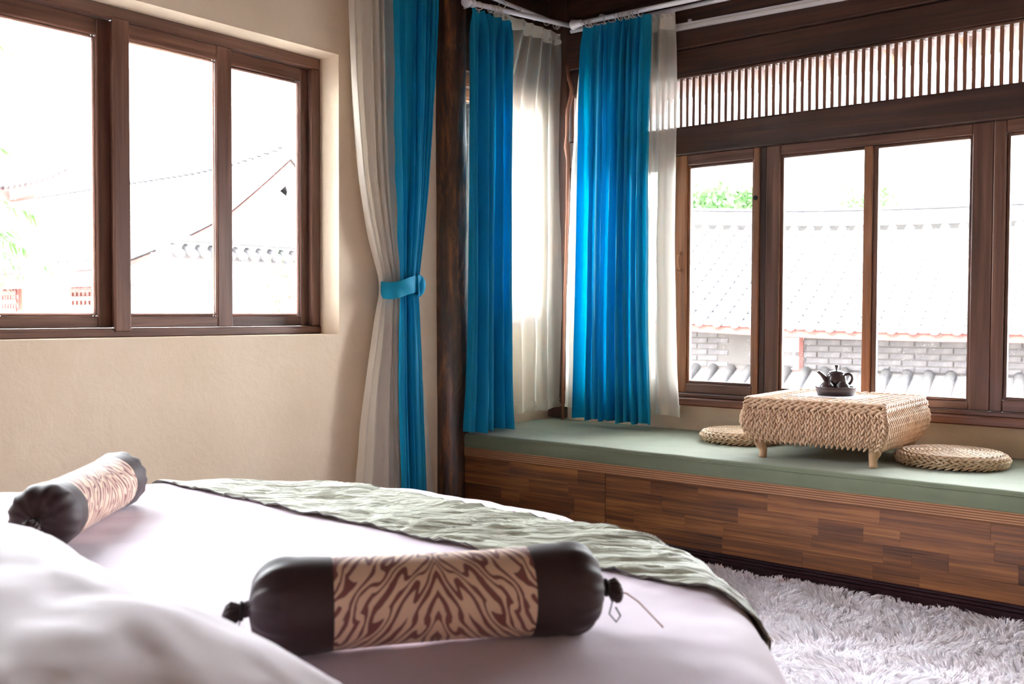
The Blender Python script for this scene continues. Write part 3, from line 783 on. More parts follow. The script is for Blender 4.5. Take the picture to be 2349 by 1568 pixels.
# mat, tray, teapot, cups
TS = 1.1
mt = MB().bbox(-.155, .155, -.125, .125, 0, .0025, b=.001).build('table_mat', MAT, None, loc=(1.965, -.405, TTOP+.001)); mt.rotation_euler = (0, 0, math.radians(-3))
tag(mt, 'thin pale rectangular mat under the tea tray', 'mat')
TR = Vector((1.958, -.37, TTOP+.0037))
pr = [(.001, 0), (.070, 0), (.073, .003), (.0745, .008), (.0765, .012), (.0785, .020), (.0775, .027), (.080, .029), (.081, .033), (.079, .035), (.074, .034), (.072, .025), (.066, .024), (.001, .024)]
tray = MB().lathe(pr, 48).build('tea_tray', CLAY, None, True, loc=TR); tray.scale = (TS,)*3
tag(tray, 'round dark brown clay tea tray with raised rim on the woven table', 'tray')
pot = empty('teapot', TR+TS*Vector((-.0097, .0308, .0245))); pot.scale = (TS,)*3
prof = [(.001, 0), (.026, 0), (.033, .004), (.038, .015), (.040, .028), (.0395, .042), (.036, .054), (.032, .060), (.030, .062), (.001, .062)]
MB().lathe(prof, 40).build('body', CLAY, pot, True)
ld = MB().lathe([(.001, .0625), (.031, .0625), (.032, .065), (.027, .069), (.014, .073), (.006, .075), (.001, .075)], 36).build('lid', CLAY, pot, True)
MB().lathe([(.001, .0745), (.0045, .0745), (.0035, .080), (.005, .085), (.0072, .090), (.0065, .095), (.001, .097)], 18).build('knob', CLAY, ld, True)
c_, s_ = math.cos(YAW), math.sin(YAW)
def iv(a, b, z): return (a*c_-b*s_, a*s_+b*c_, z)       # a: towards image right, b: away from the camera
sp = [iv(-.032, 0, .026), iv(-.046, 0, .040), iv(-.058, 0, .054), iv(-.070, 0, .064), iv(-.076, 0, .069)]
MB().tube(sp, [.013, .010, .0075, .0062, .0058], 14).build('spout', CLAY, pot, True)
hp = [iv(.030, -.014, .056), iv(.044, -.02, .062), iv(.056, -.022, .054), iv(.058, -.022, .038), iv(.050, -.020, .022), iv(.038, -.014, .014)]
hp = np.array(hp); tt = np.linspace(0, 5, 26); hp = np.stack([np.interp(tt, range(6), hp[:, c]) for c in range(3)], 1)
for _ in range(3): hp[1:-1] = (hp[:-2]+hp[1:-1]*2+hp[2:])/4
MB().tube(hp, .0055, 10).build('handle', CLAY, pot, True)
tag(pot, 'small dark brown clay teapot with straight spout and knobbed lid', 'teapot')
cupp = [(.001, .030), (.012, .030), (.013, .033), (.0155, .033), (.016, .029), (.024, .023), (.030, .012), (.0315, .0), (.029, .0), (.027, .012), (.016, .024), (.001, .026)]
for (a, b), lb in (((-.040, -.014), 'upturned dark clay cup under the spout on the tea tray'), ((.016, -.037), 'upturned dark clay cup right in front of the teapot body')):
    p = iv(a, b, .0245); cup = MB().lathe(cupp, 32).build('tea_cup', CLAY, None, True, loc=TR+TS*Vector(p)); cup.scale = (TS*.93,)*3; tag(cup, lb, 'cup')

# ---- straw floor cushions
def straw_cushion(loc, Rr, label, seed, tilt=0):
    e = empty('straw_cushion', loc); rr = np.random.default_rng(seed)
    MB().lathe([(.001, .004), (Rr-.02, .004), (Rr-.012, .02), (Rr-.02, .038), (.001, .046)], 40).build('core', STRAWIN, e, True)
    def ring(rad, z, N, w_, nm='braid_ring'):
        a = np.linspace(0, 2*PI, 49)
        P = np.stack((rad*np.cos(a), rad*np.sin(a), np.full(49, z)), 1); T = np.stack((-np.sin(a), np.cos(a), a*0), 1)
        Nn = np.stack((N[0]*np.cos(a), N[0]*np.sin(a), np.full(49, N[1])), 1)
        mb = MB(); braid(mb, P, T, Nn, w_, .029, .016, 22, rr=rr); mb.build(nm, STRAW2, e, True, recalc=False)
    for z, rad in ((.010, Rr-.012), (.0245, Rr-.006), (.037, Rr-.016)): ring(rad, z, (1, .15 if z < .03 else .8), .019)
    rad = Rr-.034; 
    while rad > .012:
        ring(rad, .043+.006*(1-rad/Rr), (0.05, 1), .0195); rad -= .0172
    e.rotation_euler = (tilt, 0, seed)
    tag(e, label, 'cushion', 'round braided straw cushions on the bench'); return e
straw_cushion((1.457, -.272, .4822), .201, 'round braided straw cushion between the wide blue drape and the woven table', 1)
straw_cushion((2.452, -.372, .4822), .222, 'round braided straw cushion on the far side of the woven table from the curtains', 2)

# ================================================================== BED
BC = np.array([1.95, -3.865]); ZTOP = .612
angT = np.radians([-180, -60, 0, 20.5, 25.9, 33.7, 45.1, 54, 63.6, 72.9, 84.4, 97.2, 108.5, 125.1, 140.6, 148.1, 161.7, 180])
radT = np.array([1.165, 1.165, 1.175, 1.192, 1.176, 1.160, 1.162, 1.168, 1.185, 1.150, 1.138, 1.17, 1.198, 1.19, 1.17, 1.16, 1.16, 1.165])
def bed_R(a):
    a = (a+PI) % (2*PI)-PI; return float(np.interp(a, angT, radT))+.022
def bed_z(x, y):
    dx, dy = x-BC[0], y-BC[1]; r_ = math.hypot(dx, dy); R_ = bed_R(math.atan2(dy, dx)); q = r_/R_
    z = ZTOP+.010*fbm(x*1.6, y*1.6, 5)+.004*fbm(x*5, y*5, 2)
    if q > .62: z += .008*((min(q, 1)-.62)/.38)**2*fbm(dx/r_*7, dy/r_*7, 4.4, 3)
    e = .09/R_
    if q > 1-e:
        t = min(1, (q-(1-e))/e); z -= .055*(1-math.sqrt(max(0, 1-t*t)))
    return z
bed = empty('round_bed', (BC[0], BC[1], 0))
nth = 300; rings_ = []
qs = list(np.linspace(.02, .90, 40))+list(np.linspace(.91, 1.0, 14))
for q in qs:
    row = []
    for a in np.linspace(0, 2*PI, nth, endpoint=False):
        R_ = bed_R(a)*q; x, y = BC[0]+R_*math.cos(a), BC[1]+R_*math.sin(a); row.append((x, y, bed_z(x, y)))
    rings_.append(row)
for z in np.linspace(.53, .16, 14):
    t = (.53-z)/.37; row = []
    for a in np.linspace(0, 2*PI, nth, endpoint=False):
        fold = (.004+.018*t)*math.sin(a*34+2*math.sin(a*5))+.012*fbm(math.cos(a)*3, math.sin(a)*3, z*2)
        R_ = bed_R(a)+.006+fold-.012*t; row.append((BC[0]+R_*math.cos(a), BC[1]+R_*math.sin(a), z))
    rings_.append(row)
mb = MB(); mb.grid(np.array(rings_), True); mb.f.append(tuple(range(nth)))
at(bed, mb.build('bedspread', SHEET, bed, True))
a = np.linspace(0, 2*PI, 200, endpoint=False)
pp = [(BC[0]+(bed_R(t)+.004)*math.cos(t), BC[1]+(bed_R(t)+.004)*math.sin(t), .552+.004*math.sin(9*t)) for t in a]; pp.append(pp[0])
at(bed, MB().tube(pp, .006, 6, cap=False).build('edge_piping', SHEET, bed, True))
at(bed, MB().lathe([(.001, .001), (1.03, .001), (1.03, .20), (.001, .20)], 72, c=(BC[0], BC[1], 0)).build('base', DARKW['x'], bed, False))
tag(bed, 'round bed with a pale pink bedspread standing before the window bench', 'bed')

# ---- runner laid across the bed
RY0, RY1 = -3.165, -2.838
rn = empty('bed_runner', (1.95, -3.0, ZTOP)); nu, nv = 520, 90
vy = np.linspace(0, 1, nv); arr = np.zeros((nv, nu, 3)); edge = []
OVER = .20
for j, v in enumerate(vy):
    y = RY0+(RY1-RY0)*v
    dy = y-BC[1]
    # chord ends for this row
    def chord(sg):
        x = .9
        for _ in range(12): x = math.sqrt(max(.0001, bed_R(math.atan2(dy, sg*x))**2-dy*dy))
        return BC[0]+sg*x
    xl, xr = chord(-1), chord(1)
    tot = (xr-xl)+2*OVER
    for i in range(nu):
        s = -OVER+tot*i/(nu-1)
        wav = .010*fbm(s*3.5+v*.3, v*1.2, 7)+.003*math.sin(s*42+6*fbm(s*2, v*2, 3))
        yy = y+(.010*math.sin(s*5.0)+.006*math.sin(s*13+1))*(1.0)
        ca, sa_ = math.cos(.576), math.sin(.576); xx_ = xl+s; wq = .05*mnoise.noise(Vector((s*3, yy*4, 0)))
        cr_ = .0060*mnoise.noise(Vector(((xx_*ca+yy*sa_)*9, (-xx_*sa_+yy*ca+wq)*85, 1.0)))
        lift = .0080+max(0, wav)*1.3+cr_
        if s < 0: x, z = xl-.012-lift*.5, bed_z(xl+.002, y)+.002+s
        elif s > xr-xl: x, z = xr+.012+lift*.5, bed_z(xr-.002, y)+.002-(s-(xr-xl))
        else: x = xl+s; z = bed_z(x, yy)+lift
        if 0 <= s <= xr-xl:
            tE = min(s, xr-xl-s)
            if tE < .03: z -= 0; x += (-(.012) if s < .1 else .012)*(1-tE/.03)
        arr[j, i] = (x, yy, z)
edge = arr[0].copy(); edge2 = arr[-1].copy()
mb = MB(); mb.grid(arr)
o = at(rn, mb.build('cloth', RUNNER, rn, True, recalc=False))
sm = o.modifiers.new('thickness', 'SOLIDIFY'); sm.thickness = .003; sm.offset = -1
edge[:, 2] -= .001; edge2[:, 2] -= .001
at(rn, MB().tube(edge[::4], .0017, 6).build('border', BROWN, rn, True)); at(rn, MB().tube(edge2[::4], .0015, 6).build('border', BROWN, rn, True))
tag(rn, 'crinkled sage green runner with dark border laid across the far side of the bed', 'bed runner')

# ---- bolsters
def bolster(p, q, half_panel, half_cap, Rr, label, seed, string=True):
    p, q = Vector(p), Vector(q); mid = (p+q)/2; e = empty('bolster', mid)
    e.rotation_euler = (0, 0, math.atan2(q.y-p.y, q.x-p.x)); rr = np.random.default_rng(seed)
    arr = []; nseg = 56
    def surf(x, r0, gather=0):
        row = []
        for a in np.linspace(0, 2*PI, nseg, endpoint=False):
            r_ = r0*(1+.010*fbm(x*9+seed, math.cos(a)*1.5, math.sin(a)*1.5))
            if gather: r_ *= 1+gather*.055*math.sin(a*13+seed+1.5*math.sin(2*a))
            y, z = r_*math.cos(a), r_*math.sin(a)
            if z < 0: z = max(z, -Rr*.96)
            row.append((x, y, z))
        return row
    for x in np.linspace(-half_panel, half_panel, 26): arr.append(surf(x, Rr*(.945+.035*(x/half_panel)**2)))
    MB().grid(np.array(arr), True).build('printed_panel', ZEBRA, e, True)
    L = half_cap-half_panel
    for sg in (-1, 1):
        arr = []
        for t in np.linspace(0, 1, 26):
            x = half_panel+L*t
            if t < .42: r0 = Rr*(.982+.045*math.sin(t/.42*PI/2)); g = 0
            else:
                k = (t-.42)/.58; r0 = Rr*1.027*math.sqrt(max(0, 1-k**2.3))*1.0+.010*k; g = k*1.3
            arr.append(surf(sg*(x-.001), max(r0, .011), g))
        # neck and gathered frill
        for dx, r0 in ((.004, .0105), (.010, .009), (.016, .013), (.024, .018), (.031, .015), (.036, .006)):
            arr.append([(x_, y_, z_-.35*dx) for x_, y_, z_ in surf(sg*(half_cap+dx), r0, 2.2)])
        cp = MB().grid(np.array(arr), True).build('end_cap', BROWN, e, True)
        MB().torus((sg*(half_cap+.009), 0, -.003), .0115, .003, (1, 0, 0), 14, 6).build('tie', BLACK, cp, True)
        # drawstring
        pts = [(sg*(half_cap+.009), -.010, -.008), (sg*(half_cap+.013), -.020, -.020), (sg*(half_cap+.006), -.026, -.036), (sg*(half_cap+.016), -.030, -.048), (sg*(half_cap+.024), -.026, -.040), (sg*(half_cap+.018), -.020, -.028)]
        MB().tube(pts, .0014, 6).build('drawstring', BLACK, cp, True)
        if sg > 0 and string:
            pts = [(half_cap+.030, .004, -.012), (half_cap+.045, .006, -.016), (half_cap+.062, -.002, -.028), (half_cap+.078, -.018, -.046), (half_cap+.09, -.035, -.060)]
            MB().tube(pts, .0013, 6).build('cord', plain('tan_cord', (176, 128, 110), .7), cp, True)
    tag(e, label, 'bolster', 'zebra print bolsters on the bed'); return e
RB = .067
bolster((2.512, -3.750, ZTOP+.068), (2.690, -3.516, ZTOP+.068), .146, .262, RB, 'zebra print bolster with dark brown ends lying in front of the green runner', 1)
bolster((1.575, -3.700, ZTOP+.068), (1.335, -3.445, ZTOP+.068), .165, .270, RB, 'zebra print bolster lying near the left wall, one gathered brown end towards the pillow', 4, False)

# ---- pillows
def pillow(name, loc, rz, rx, ry, W, D, H, label, seed):
    e = empty(name, loc); e.rotation_euler = (rx, ry, rz); n_ = 60; top, bot = [], []
    for sgn, L_ in ((1, top), (-1, bot)):
        for j in range(n_):
            row = []
            for i in range(n_):
                u, v = -1+2*i/(n_-1), -1+2*j/(n_-1)
                fx = (1-abs(u)**3.0)*(1-abs(v)**3.0); h = H/2*max(0, fx)**.55
                pin = 1-.06*(1-abs(u)**2)*0-.07*(abs(v)**2)*(1-abs(u)**2)
                x = u*W/2*(1-.06*(1-v*v)*abs(u)**6); y = v*D/2*(1-.06*(1-u*u)*abs(v)**6)
                wr = .010*fbm(u*2.2+seed, v*2.2, seed)*min(1, h/.02)+.005*math.sin(7*(u+v*.6)+3*fbm(u*2, v*2, 9))*min(1, h/.03)
                row.append((x, y, sgn*h+(wr if sgn > 0 else 0)))
            L_.append(row)
    mb = MB(); mb.grid(np.array(top)); mb.grid(np.array(bot)); o = mb.build('cover', PILLOWM, e, True)
    seam = [(-W/2, y, 0) for y in np.linspace(-D/2, D/2, 12)]
    tag(e, label, 'pillow', None); return e
pillow('pillow', (2.31, -4.262, ZTOP+.099), math.radians(-5), math.radians(0), math.radians(0), 1.14, .60, .190, 'plump white pillow lying beside the front bolster at the head of the bed', 3)

# ================================================================== RUG
rg = empty('shaggy_rug', (2.7, -1.8, 0))
RX0, RX1, RYa, RYb = 1.05, 4.15, -2.62, -.955
at(rg, MB().bbox(RX0, RX1, RYa, RYb-.015, .001, .012, b=.003).build('backing', RUG, rg))
st = .0185; gx, gy = np.meshgrid(np.arange(RX0+.02, RX1-.01, st), np.arange(RYa+.02, RYb-.03, st))
gx = gx.ravel()+rng.uniform(-.007, .007, gx.size); gy = gy.ravel()+rng.uniform(-.007, .007, gy.size); nt = gx.size
lean = np.array([(mnoise.noise(Vector((x*5, y*5, 0))), mnoise.noise(Vector((x*5+40, y*5, 3))), mnoise.noise(Vector((x*16, y*16, 7)))) for x, y in zip(gx, gy)])
NS = 9
V = np.zeros((nt, NS, 7, 3))
la = rng.uniform(0, 2*PI, nt)
for k in range(NS):
    bx = gx+rng.normal(0, .0035, nt); by = gy+rng.normal(0, .0035, nt)
    tip_c = .030*lean[:, :2]*2.2+.012*np.stack((np.cos(la), np.sin(la)), 1)+rng.normal(0, .007, (nt, 2))
    hh = .040+.010*lean[:, 2]+rng.uniform(-.006, .006, nt)
    az = rng.uniform(0, PI, nt); wx, wy = np.cos(az)*.0027, np.sin(az)*.0027
    for lev, (f, wd, hz) in enumerate(((0, .8, 0), (.30, 1.0, .55), (.72, .8, .92))):
        cx, cy, cz = bx+tip_c[:, 0]*f, by+tip_c[:, 1]*f, .010+hh*hz
        V[:, k, lev*2, :] = np.stack((cx-wx*wd, cy-wy*wd, cz), 1); V[:, k, lev*2+1, :] = np.stack((cx+wx*wd, cy+wy*wd, cz), 1)
    V[:, k, 6, :] = np.stack((bx+tip_c[:, 0]*1.15, by+tip_c[:, 1]*1.15, .010+hh), 1)
V = V.reshape(-1, 3); ns = nt*NS
base = (np.arange(ns)*7)[:, None]
q = np.concatenate([base+np.array(t) for t in ((0, 1, 3), (0, 3, 2), (2, 3, 5), (2, 5, 4), (4, 5, 6))], 0)
me = bpy.data.meshes.new('pile'); me.vertices.add(len(V)); me.vertices.foreach_set('co', V.astype(np.float32).ravel())
me.loops.add(q.size); me.loops.foreach_set('vertex_index', q.astype(np.int32).ravel())
me.polygons.add(len(q)); me.polygons.foreach_set('loop_start', np.arange(0, q.size, 3, dtype=np.int32)); me.polygons.foreach_set('loop_total', np.full(len(q), 3, np.int32))
me.update(calc_edges=True); me.materials.append(RUG)
po = bpy.data.objects.new('pile', me); COL.objects.link(po); po.parent = rg; at(rg, po); po['kind'] = 'stuff'
tag(rg, 'white shaggy long pile rug on the floor between bed and bench', 'rug')

# ================================================================== OUTSIDE
GZ = -2.4
ground = MB().box(-40, 25, -20, 45, GZ-.1, GZ).build('ground', GROUND); struct(ground)
def pix(px, py):
    d = Vector(((px-1174.5)/2244.5, -(py-784)/2244.5, -1.0)); return m3 @ d
def on_x(px, py, X): d = pix(px, py); return CAM+d*((X-CAM.x)/d.x)
def on_y(px, py, Y): d = pix(px, py); return CAM+d*((Y-CAM.y)/d.y)

class Frame2:
    """house frame: s along the ridge, t away from the eave, z up"""
    def __init__(s, o, e, d): s.o = Vector(o); s.e = Vector(e); s.d = Vector(d)
    def __call__(s, a, b, z): return s.o+s.e*a+s.d*b+Vector((0, 0, z))
    def box(s, mb, a0, a1, b0, b1, z0, z1):
        q = [s(a, b, z) for z in (z0, z1) for (a, b) in ((a0, b0), (a1, b0), (a1, b1), (a0, b1))]
        return mb.add([tuple(v) for v in q], [(0,3,2,1),(4,5,6,7),(0,1,5,4),(1,2,6,5),(2,3,7,6),(3,0,4,7)])

# ---- house beyond the right window: tiled roof, red fascia, grey brick wall
c9, s9 = math.cos(math.radians(9)), math.sin(math.radians(9))
HA = Frame2((.72, 6.0, 0), (c9, s9, 0), (-s9, c9, 0))
ha = empty('tiled_house', HA(0, 0, GZ))
EZ, TANP, RUN = .93, math.tan(math.radians(26)), 2.8
rise = lambda s: .10*(min(0, s)/3.3)**2
SA0, SA1 = -6.3, 4.3
def roofz(s, t): return EZ+rise(s)+t*TANP-.05*math.sin(PI*t/RUN)
SP, CP = .212, .165
ncol = int((SA1-SA0)/SP); ncrs = int(RUN/CP)
# pan tiles: one stepped sheet per valley
for i in range(ncol):
    s = SA0+i*SP; mb = MB()
    for j in range(ncrs):
        t0, t1 = j*CP, (j+1)*CP+.02
        q = []
        for t, lift in ((t0, .018), (t1, .0)):
            for k in np.linspace(0, 1, 4): q.append(tuple(HA(s+k*SP, t, roofz(s, t)+lift-.018*math.sin(PI*k)-.012)))
        mb.add(q, [(0,1,5,4),(1,2,6,5),(2,3,7,6)])
        mb.add([q[0], q[1], q[2], q[3]]+[(a, b, c-.02) for a, b, c in q[:4]], [(0,4,5,1),(1,5,6,2),(2,6,7,3)])
    at(ha, mb.build('pan_tile_row', TILED, ha, False, recalc=False))
# cover tiles
tv, tf = [], []
for y, r_ in ((0, .060), (CP+.012, .054)):
    for a in np.linspace(0, PI, 7): tv.append((r_*math.cos(a), y, r_*math.sin(a)*.95))
for k in range(6): tf.append((k, k+1, k+8, k+7))
tf.append(tuple(range(7))[::-1])
tile_mb = MB(); tile_mb.add(tv, tf); tile0 = tile_mb.build('cover_tile', TILE, ha, True, recalc=False); tme = tile0.data
bpy.data.objects.remove(tile0)
rot_s = math.radians(9); tilt = math.atan(TANP)
rest = MB(); cand = []
for i in range(ncol+1):
    s = SA0+i*SP
    for j in range(ncrs):
        t = j*CP; z = roofz(s, t)+.012; slope = math.atan((roofz(s, t+CP)-roofz(s, t))/CP)
        p = HA(s, t, z); cand.append(((p-CAM).length if s > -4.2 else 99, p, slope))
order = sorted(range(len(cand)), key=lambda k: cand[k][0])
for n_, k in enumerate(order):
    _, p, slope = cand[k]
    Mx = Matrix.Translation(p) @ Matrix.Rotation(rot_s, 4, 'Z') @ Matrix.Rotation(slope, 4, 'X')
    if n_ < 300:
        o = bpy.data.objects.new('cover_tile', tme); COL.objects.link(o); o.parent = ha
        o.matrix_parent_inverse = Matrix.Translation(-Vector(ha.location)); o.matrix_basis = Mx
    else: rest.add([tuple(Mx @ Vector(v)) for v in tv], tf)
o = at(ha, rest.build('cover_tiles_upper', TILE, ha, True, recalc=False)); o['kind'] = 'stuff'
for i in range(ncol+1):      # round end tiles
    s = SA0+i*SP; p = HA(s, -.012, roofz(s, 0)+.02)
    o = at(ha, MB().tube([tuple(HA(s, -.026, roofz(s, 0)+.018)), tuple(HA(s, .01, roofz(s, 0)+.022))], .064, 16).build('end_tile', TILE, ha))
mb = MB(); HA.box(mb, SA0, SA1, .02, .09, 0, .001); 
ss = np.linspace(SA0, SA1, 24)
for nm, mat_, (t0, t1, z0, z1) in (('fascia', REDP, (.03, .09, -.115, -.028)), ('ridge', TILE, (RUN-.10, RUN+.10, -.02, .17)), ('ridge_cap', TILED, (RUN-.13, RUN+.13, .172, .205)), ('soffit', PALEW['x'], (.09, 1.4, -.06, -.04))):
    mb = MB(); arr = []
    for s in ss:
        zr = roofz(s, RUN if 'ridge' in nm else 0)
        arr.append([tuple(HA(s, t, zr+z)) for t, z in ((t0, z0), (t1, z0), (t1, z1), (t0, z1))])
    mb.grid(np.array(arr), True); mb.f.append((3, 2, 1, 0)); n4 = (len(ss)-1)*4; mb.f.append((n4, n4+1, n4+2, n4+3))
    at(ha, mb.build(nm, mat_, ha))
mb = MB(); arr = []
for s in ss: arr.append([tuple(HA(s, RUN, roofz(s, RUN))), tuple(HA(s, 2*RUN, roofz(s, 0)))])
mb.grid(np.array(arr)); at(ha, mb.build('rear_slope', TILED, ha))
wa = empty('brick_wall'); wa.parent = ha; at(ha, wa)
mb = MB(); HA.box(mb, SA0+.3, SA1-.3, .52, .8, GZ+.001, EZ+.12); mb.build('mortar_bed', MORTAR, wa)
bme = None; r = np.random.default_rng(9)
for j in range(6):
    z = .46+j*.071
    for i in range(27):
        s = -4.6+i*.262+(.131 if j % 2 else 0)
        if -2.52 < s+.125 < -1.95 and j < 6 and z > .40: continue
        if bme is None:
            o = MB().bbox(0, .25, -.012, .02, 0, .060, b=.004).build('brick', BRICK, wa); bme = o.data
        else: o = bpy.data.objects.new('brick', bme); COL.objects.link(o); o.parent = wa
        o.matrix_basis = Matrix.Translation(HA(s, .52+r.uniform(-.004, .004), z)) @ Matrix.Rotation(rot_s, 4, 'Z')
# wooden window in the brick wall
wf = empty('window'); wf.parent = ha; at(ha, wf)
p0, p1 = on_y(1786, 780, 6.2), on_y(1840, 866, 6.2)
sa = (p0-HA.o).dot(HA.e); sb = (p1-HA.o).dot(HA.e)
for nm, q in (('frame', (sb-.05, sb, .49, .515, .40, .86)), ('frame', (sa-.3, sa-.25, .49, .515, .40, .86)), ('frame', (sa-.25, sb-.05, .49, .515, .40, .45)), ('frame', (sa-.25, sb-.05, .49, .515, .82, .86))):
    mb = MB(); HA.box(mb, *q); mb.build(nm, REDP, wf)
mb = MB(); HA.box(mb, sa-.25, sb-.05, .505, .518, .45, .82); mb.build('shutter_board', WHITEW, wf)
tag(ha, 'house with grey cover tile roof, red fascia and brick wall across the lane', 'house')
# low lean-to roof at the foot of the brick wall
lo = empty('lean_to_roof', HA(0, .2, GZ))
mb = MB(); arr = [[tuple(HA(s, .50, .44)), tuple(HA(s, -.75, -.02)), tuple(HA(s, -.75, -.08)), tuple(HA(s, .50, .38))] for s in (SA0, SA1)]
mb.grid(np.array(arr), True); at(lo, mb.build('deck', TILE, lo))
lme = None
for i in range(48):
    s = SA0+.1+i*.22
    o = at(lo, MB().tube([tuple(HA(s, .48, .445+.0)), tuple(HA(s, -.13, .215)), tuple(HA(s, -.75, -.012))], .058, 10).build('tile_row', TILE, lo, True))
mb = MB(); HA.box(mb, SA0, SA1, -.45, .50, GZ+.001, -.06); at(lo, mb.build('wall', WHITEW, lo))
tag(lo, 'low lean-to tile roof at the foot of the grey brick wall', 'roof')

# ---- white gabled house beyond the left window
hb_ = empty('gabled_house', (-8, 3.5, GZ))
GX, GXE = -7.0, -17.5
EY, EZb, RY, RZ = 1.286, 1.70, 3.571, 2.95
uprise = lambda x: .30*max(0, 1-(GX-x)/2.6)**2.2
def rb_(x, t):   # t 0 eave .. 1 ridge .. 2 far eave
    tt = t if t <= 1 else 2-t
    return (x, EY+(RY-EY)*t, EZb+(RZ-EZb)*tt-.10*math.sin(PI*tt)+uprise(x)*max(0, tt-.55)/.45*.6)
mb = MB(); arr = [[rb_(x, t) for t in np.linspace(0, 2, 25)]+[(a, b, c-.10) for a, b, c in [rb_(x, t) for t in np.linspace(2, 0, 25)]] for x in np.linspace(GX, GXE, 30)]
mb.grid(np.array(arr), True); n_ = 50; mb.f.append(tuple(range(n_))); mb.f.append(tuple(29*n_+i for i in range(n_))[::-1])
at(hb_, mb.build('roof_deck', TILED, hb_))
for i in range(44):
    x = GX-.12-i*.235
    P = [(a, b, c+.03) for a, b, c in [rb_(x, t) for t in np.linspace(-.01, .97, 12)]]
    at(hb_, MB().tube(P, .062, 10).build('tile_row', TILE, hb_, True))
P = [(x, RY, rb_(x, 1)[2]+.06) for x in np.linspace(GX+.10, GXE, 40)]; P[0] = (GX+.16, RY, P[0][2]+.14)
at(hb_, MB().tube(P, [.05, .08]+[.10]*38, 10).build('ridge', TILE, hb_, True))
for k in range(60):
    x = GX-.1-k*.16; at(hb_, MB().box(x-.05, x+.05, RY-.10, RY+.10, rb_(x, 1)[2]+.165, rb_(x, 1)[2]+.185).build('ridge_tile', TILED, hb_)) if k < 44 else None
mb = MB(); mb.box(GXE+.3, GX-.35, EY+.45, 2*RY-EY-.45, GZ+.001, EZb+.1)
mb.add([(GX-.35, EY+.45, EZb+.1), (GX-.35, 2*RY-EY-.45, EZb+.1), (GX-.35, RY, RZ-.12), (GXE+.3, EY+.45, EZb+.1), (GXE+.3, 2*RY-EY-.45, EZb+.1), (GXE+.3, RY, RZ-.12)], [(0,1,2),(3,5,4),(0,2,5,3),(1,4,5,2)])
at(hb_, mb.build('wall', WHITEW, hb_))
for nm, mat_, x0, x1, d0, d1 in (('barge_board', WHITEW, GX+.001, GX+.04, -.30, -.08), ('verge_strip', REDP, GX+.001, GX+.05, -.075, -.03), ('verge_tile', TILE, GX-.06, GX+.07, .0, .09)):
    for ts in (np.linspace(0, 1, 14), np.linspace(1, 2, 14)):
        arr = []
        for t in ts:
            b = rb_(GX, t); arr.append([(x0, b[1], b[2]+d0), (x1, b[1], b[2]+d0), (x1, b[1], b[2]+d1), (x0, b[1], b[2]+d1)])
        mb = MB(); mb.grid(np.array(arr), True); at(hb_, mb.build(nm, mat_, hb_))
at(hb_, MB().box(GXE, GX-.01, EY+.01, EY+.08, EZb-.30, EZb-.11).build('fascia', REDP, hb_))
at(hb_, MB().lathe([(.001, -.62), (.05, -.60), (.08, -.5), (.05, -.42), (.09, -.32), (.06, -.2), (.09, -.1), (.08, .0), (.001, .0)], 12, c=(GX+.09, RY, RZ-.06)).build('gable_pendant', WHITEW, hb_, True))
for (pa, pb) in (((168, 627), (226, 704)), ((8, 632), (46, 712))):
    a_, b_ = on_y(*pa, EY+.42), on_y(*pb, EY+.42)
    wv = empty('window'); wv.parent = hb_; at(hb_, wv)
    MB().box(a_.x, b_.x, EY+.41, EY+.449, b_.z, a_.z).build('shutter_board', PALEW['z'], wv)
    for k in range(7):
        x = a_.x+(b_.x-a_.x)*k/6; MB().box(x-.03, x+.03, EY+.385, EY+.409, b_.z, a_.z).build('bar', REDP, wv)
    for k in range(5):
        z = a_.z+(b_.z-a_.z)*k/4; MB().box(a_.x, b_.x, EY+.36, EY+.384, z-.03, z+.03).build('bar', REDP, wv)
tag(hb_, 'white gabled house with upswept tile ridge seen through the plaster wall window', 'house')
# garden wall with a tiled coping before the gable
gw = empty('garden_wall', (-6.1, 2.5, GZ)); y0 = on_x(372, 590, -6.1).y; y1 = on_x(730, 600, -6.1).y+1.2
zt = on_x(520, 590, -6.1).z
at(gw, MB().box(-6.2, -6.0, y0, y1, GZ+.001, zt-.05).build('wall', WHITEW, gw))
at(gw, MB().box(-6.28, -5.92, y0-.03, y1, zt-.05, zt+.02).build('brick_course', BRICK, gw)); at(gw, MB().box(-6.22, -5.98, y0, y1, zt+.02, zt+.14).build('frieze', WHITEW, gw))
at(gw, MB().box(-6.32, -5.88, y0-.05, y1, zt+.14, zt+.20).build('coping_ledge', BRICK, gw))
for i in range(int((y1-y0)/.16)):
    y = y0+.05+i*.16; at(gw, MB().tube([(-5.80, y, zt-.01), (-6.02, y, zt+.085)], .048, 10).build('coping_tile', TILE, gw, True))
tag(gw, 'low garden wall with tiled coping in front of the white gable', 'wall')
# upswept eave of a pavilion further off
pv = empty('pavilion', (-22, 3.0, GZ))
A = on_x(160, 372, -20); B = on_x(-60, 420, -24); 
arr = []; arr2 = []
for k in np.linspace(0, 1, 16):
    px = 160-190*k; py = 425-38*(1-k)**2.2+8*k; P_ = on_x(px, py, -19-3*k); Q_ = on_x(px-60*k, 372+22*k**.5-12*(1-k)**3, -20-5*k)
    arr.append([tuple(P_), tuple(P_.lerp(Q_, .5)-Vector((0, 0, .08))), tuple(Q_)]); arr2.append([tuple(P_), tuple(P_-Vector((0, 0, .22+.14*k))), tuple(P_+Vector((-1.2, 1.0, -.5*k-.1)))])
mb = MB(); mb.grid(np.array(arr)); o = at(pv, mb.build('roof', TILE, pv, True)); o.modifiers.new('thickness', 'SOLIDIFY').thickness = .12
mb = MB(); mb.grid(np.array(arr2)); at(pv, mb.build('eave_soffit', REDP, pv, False))
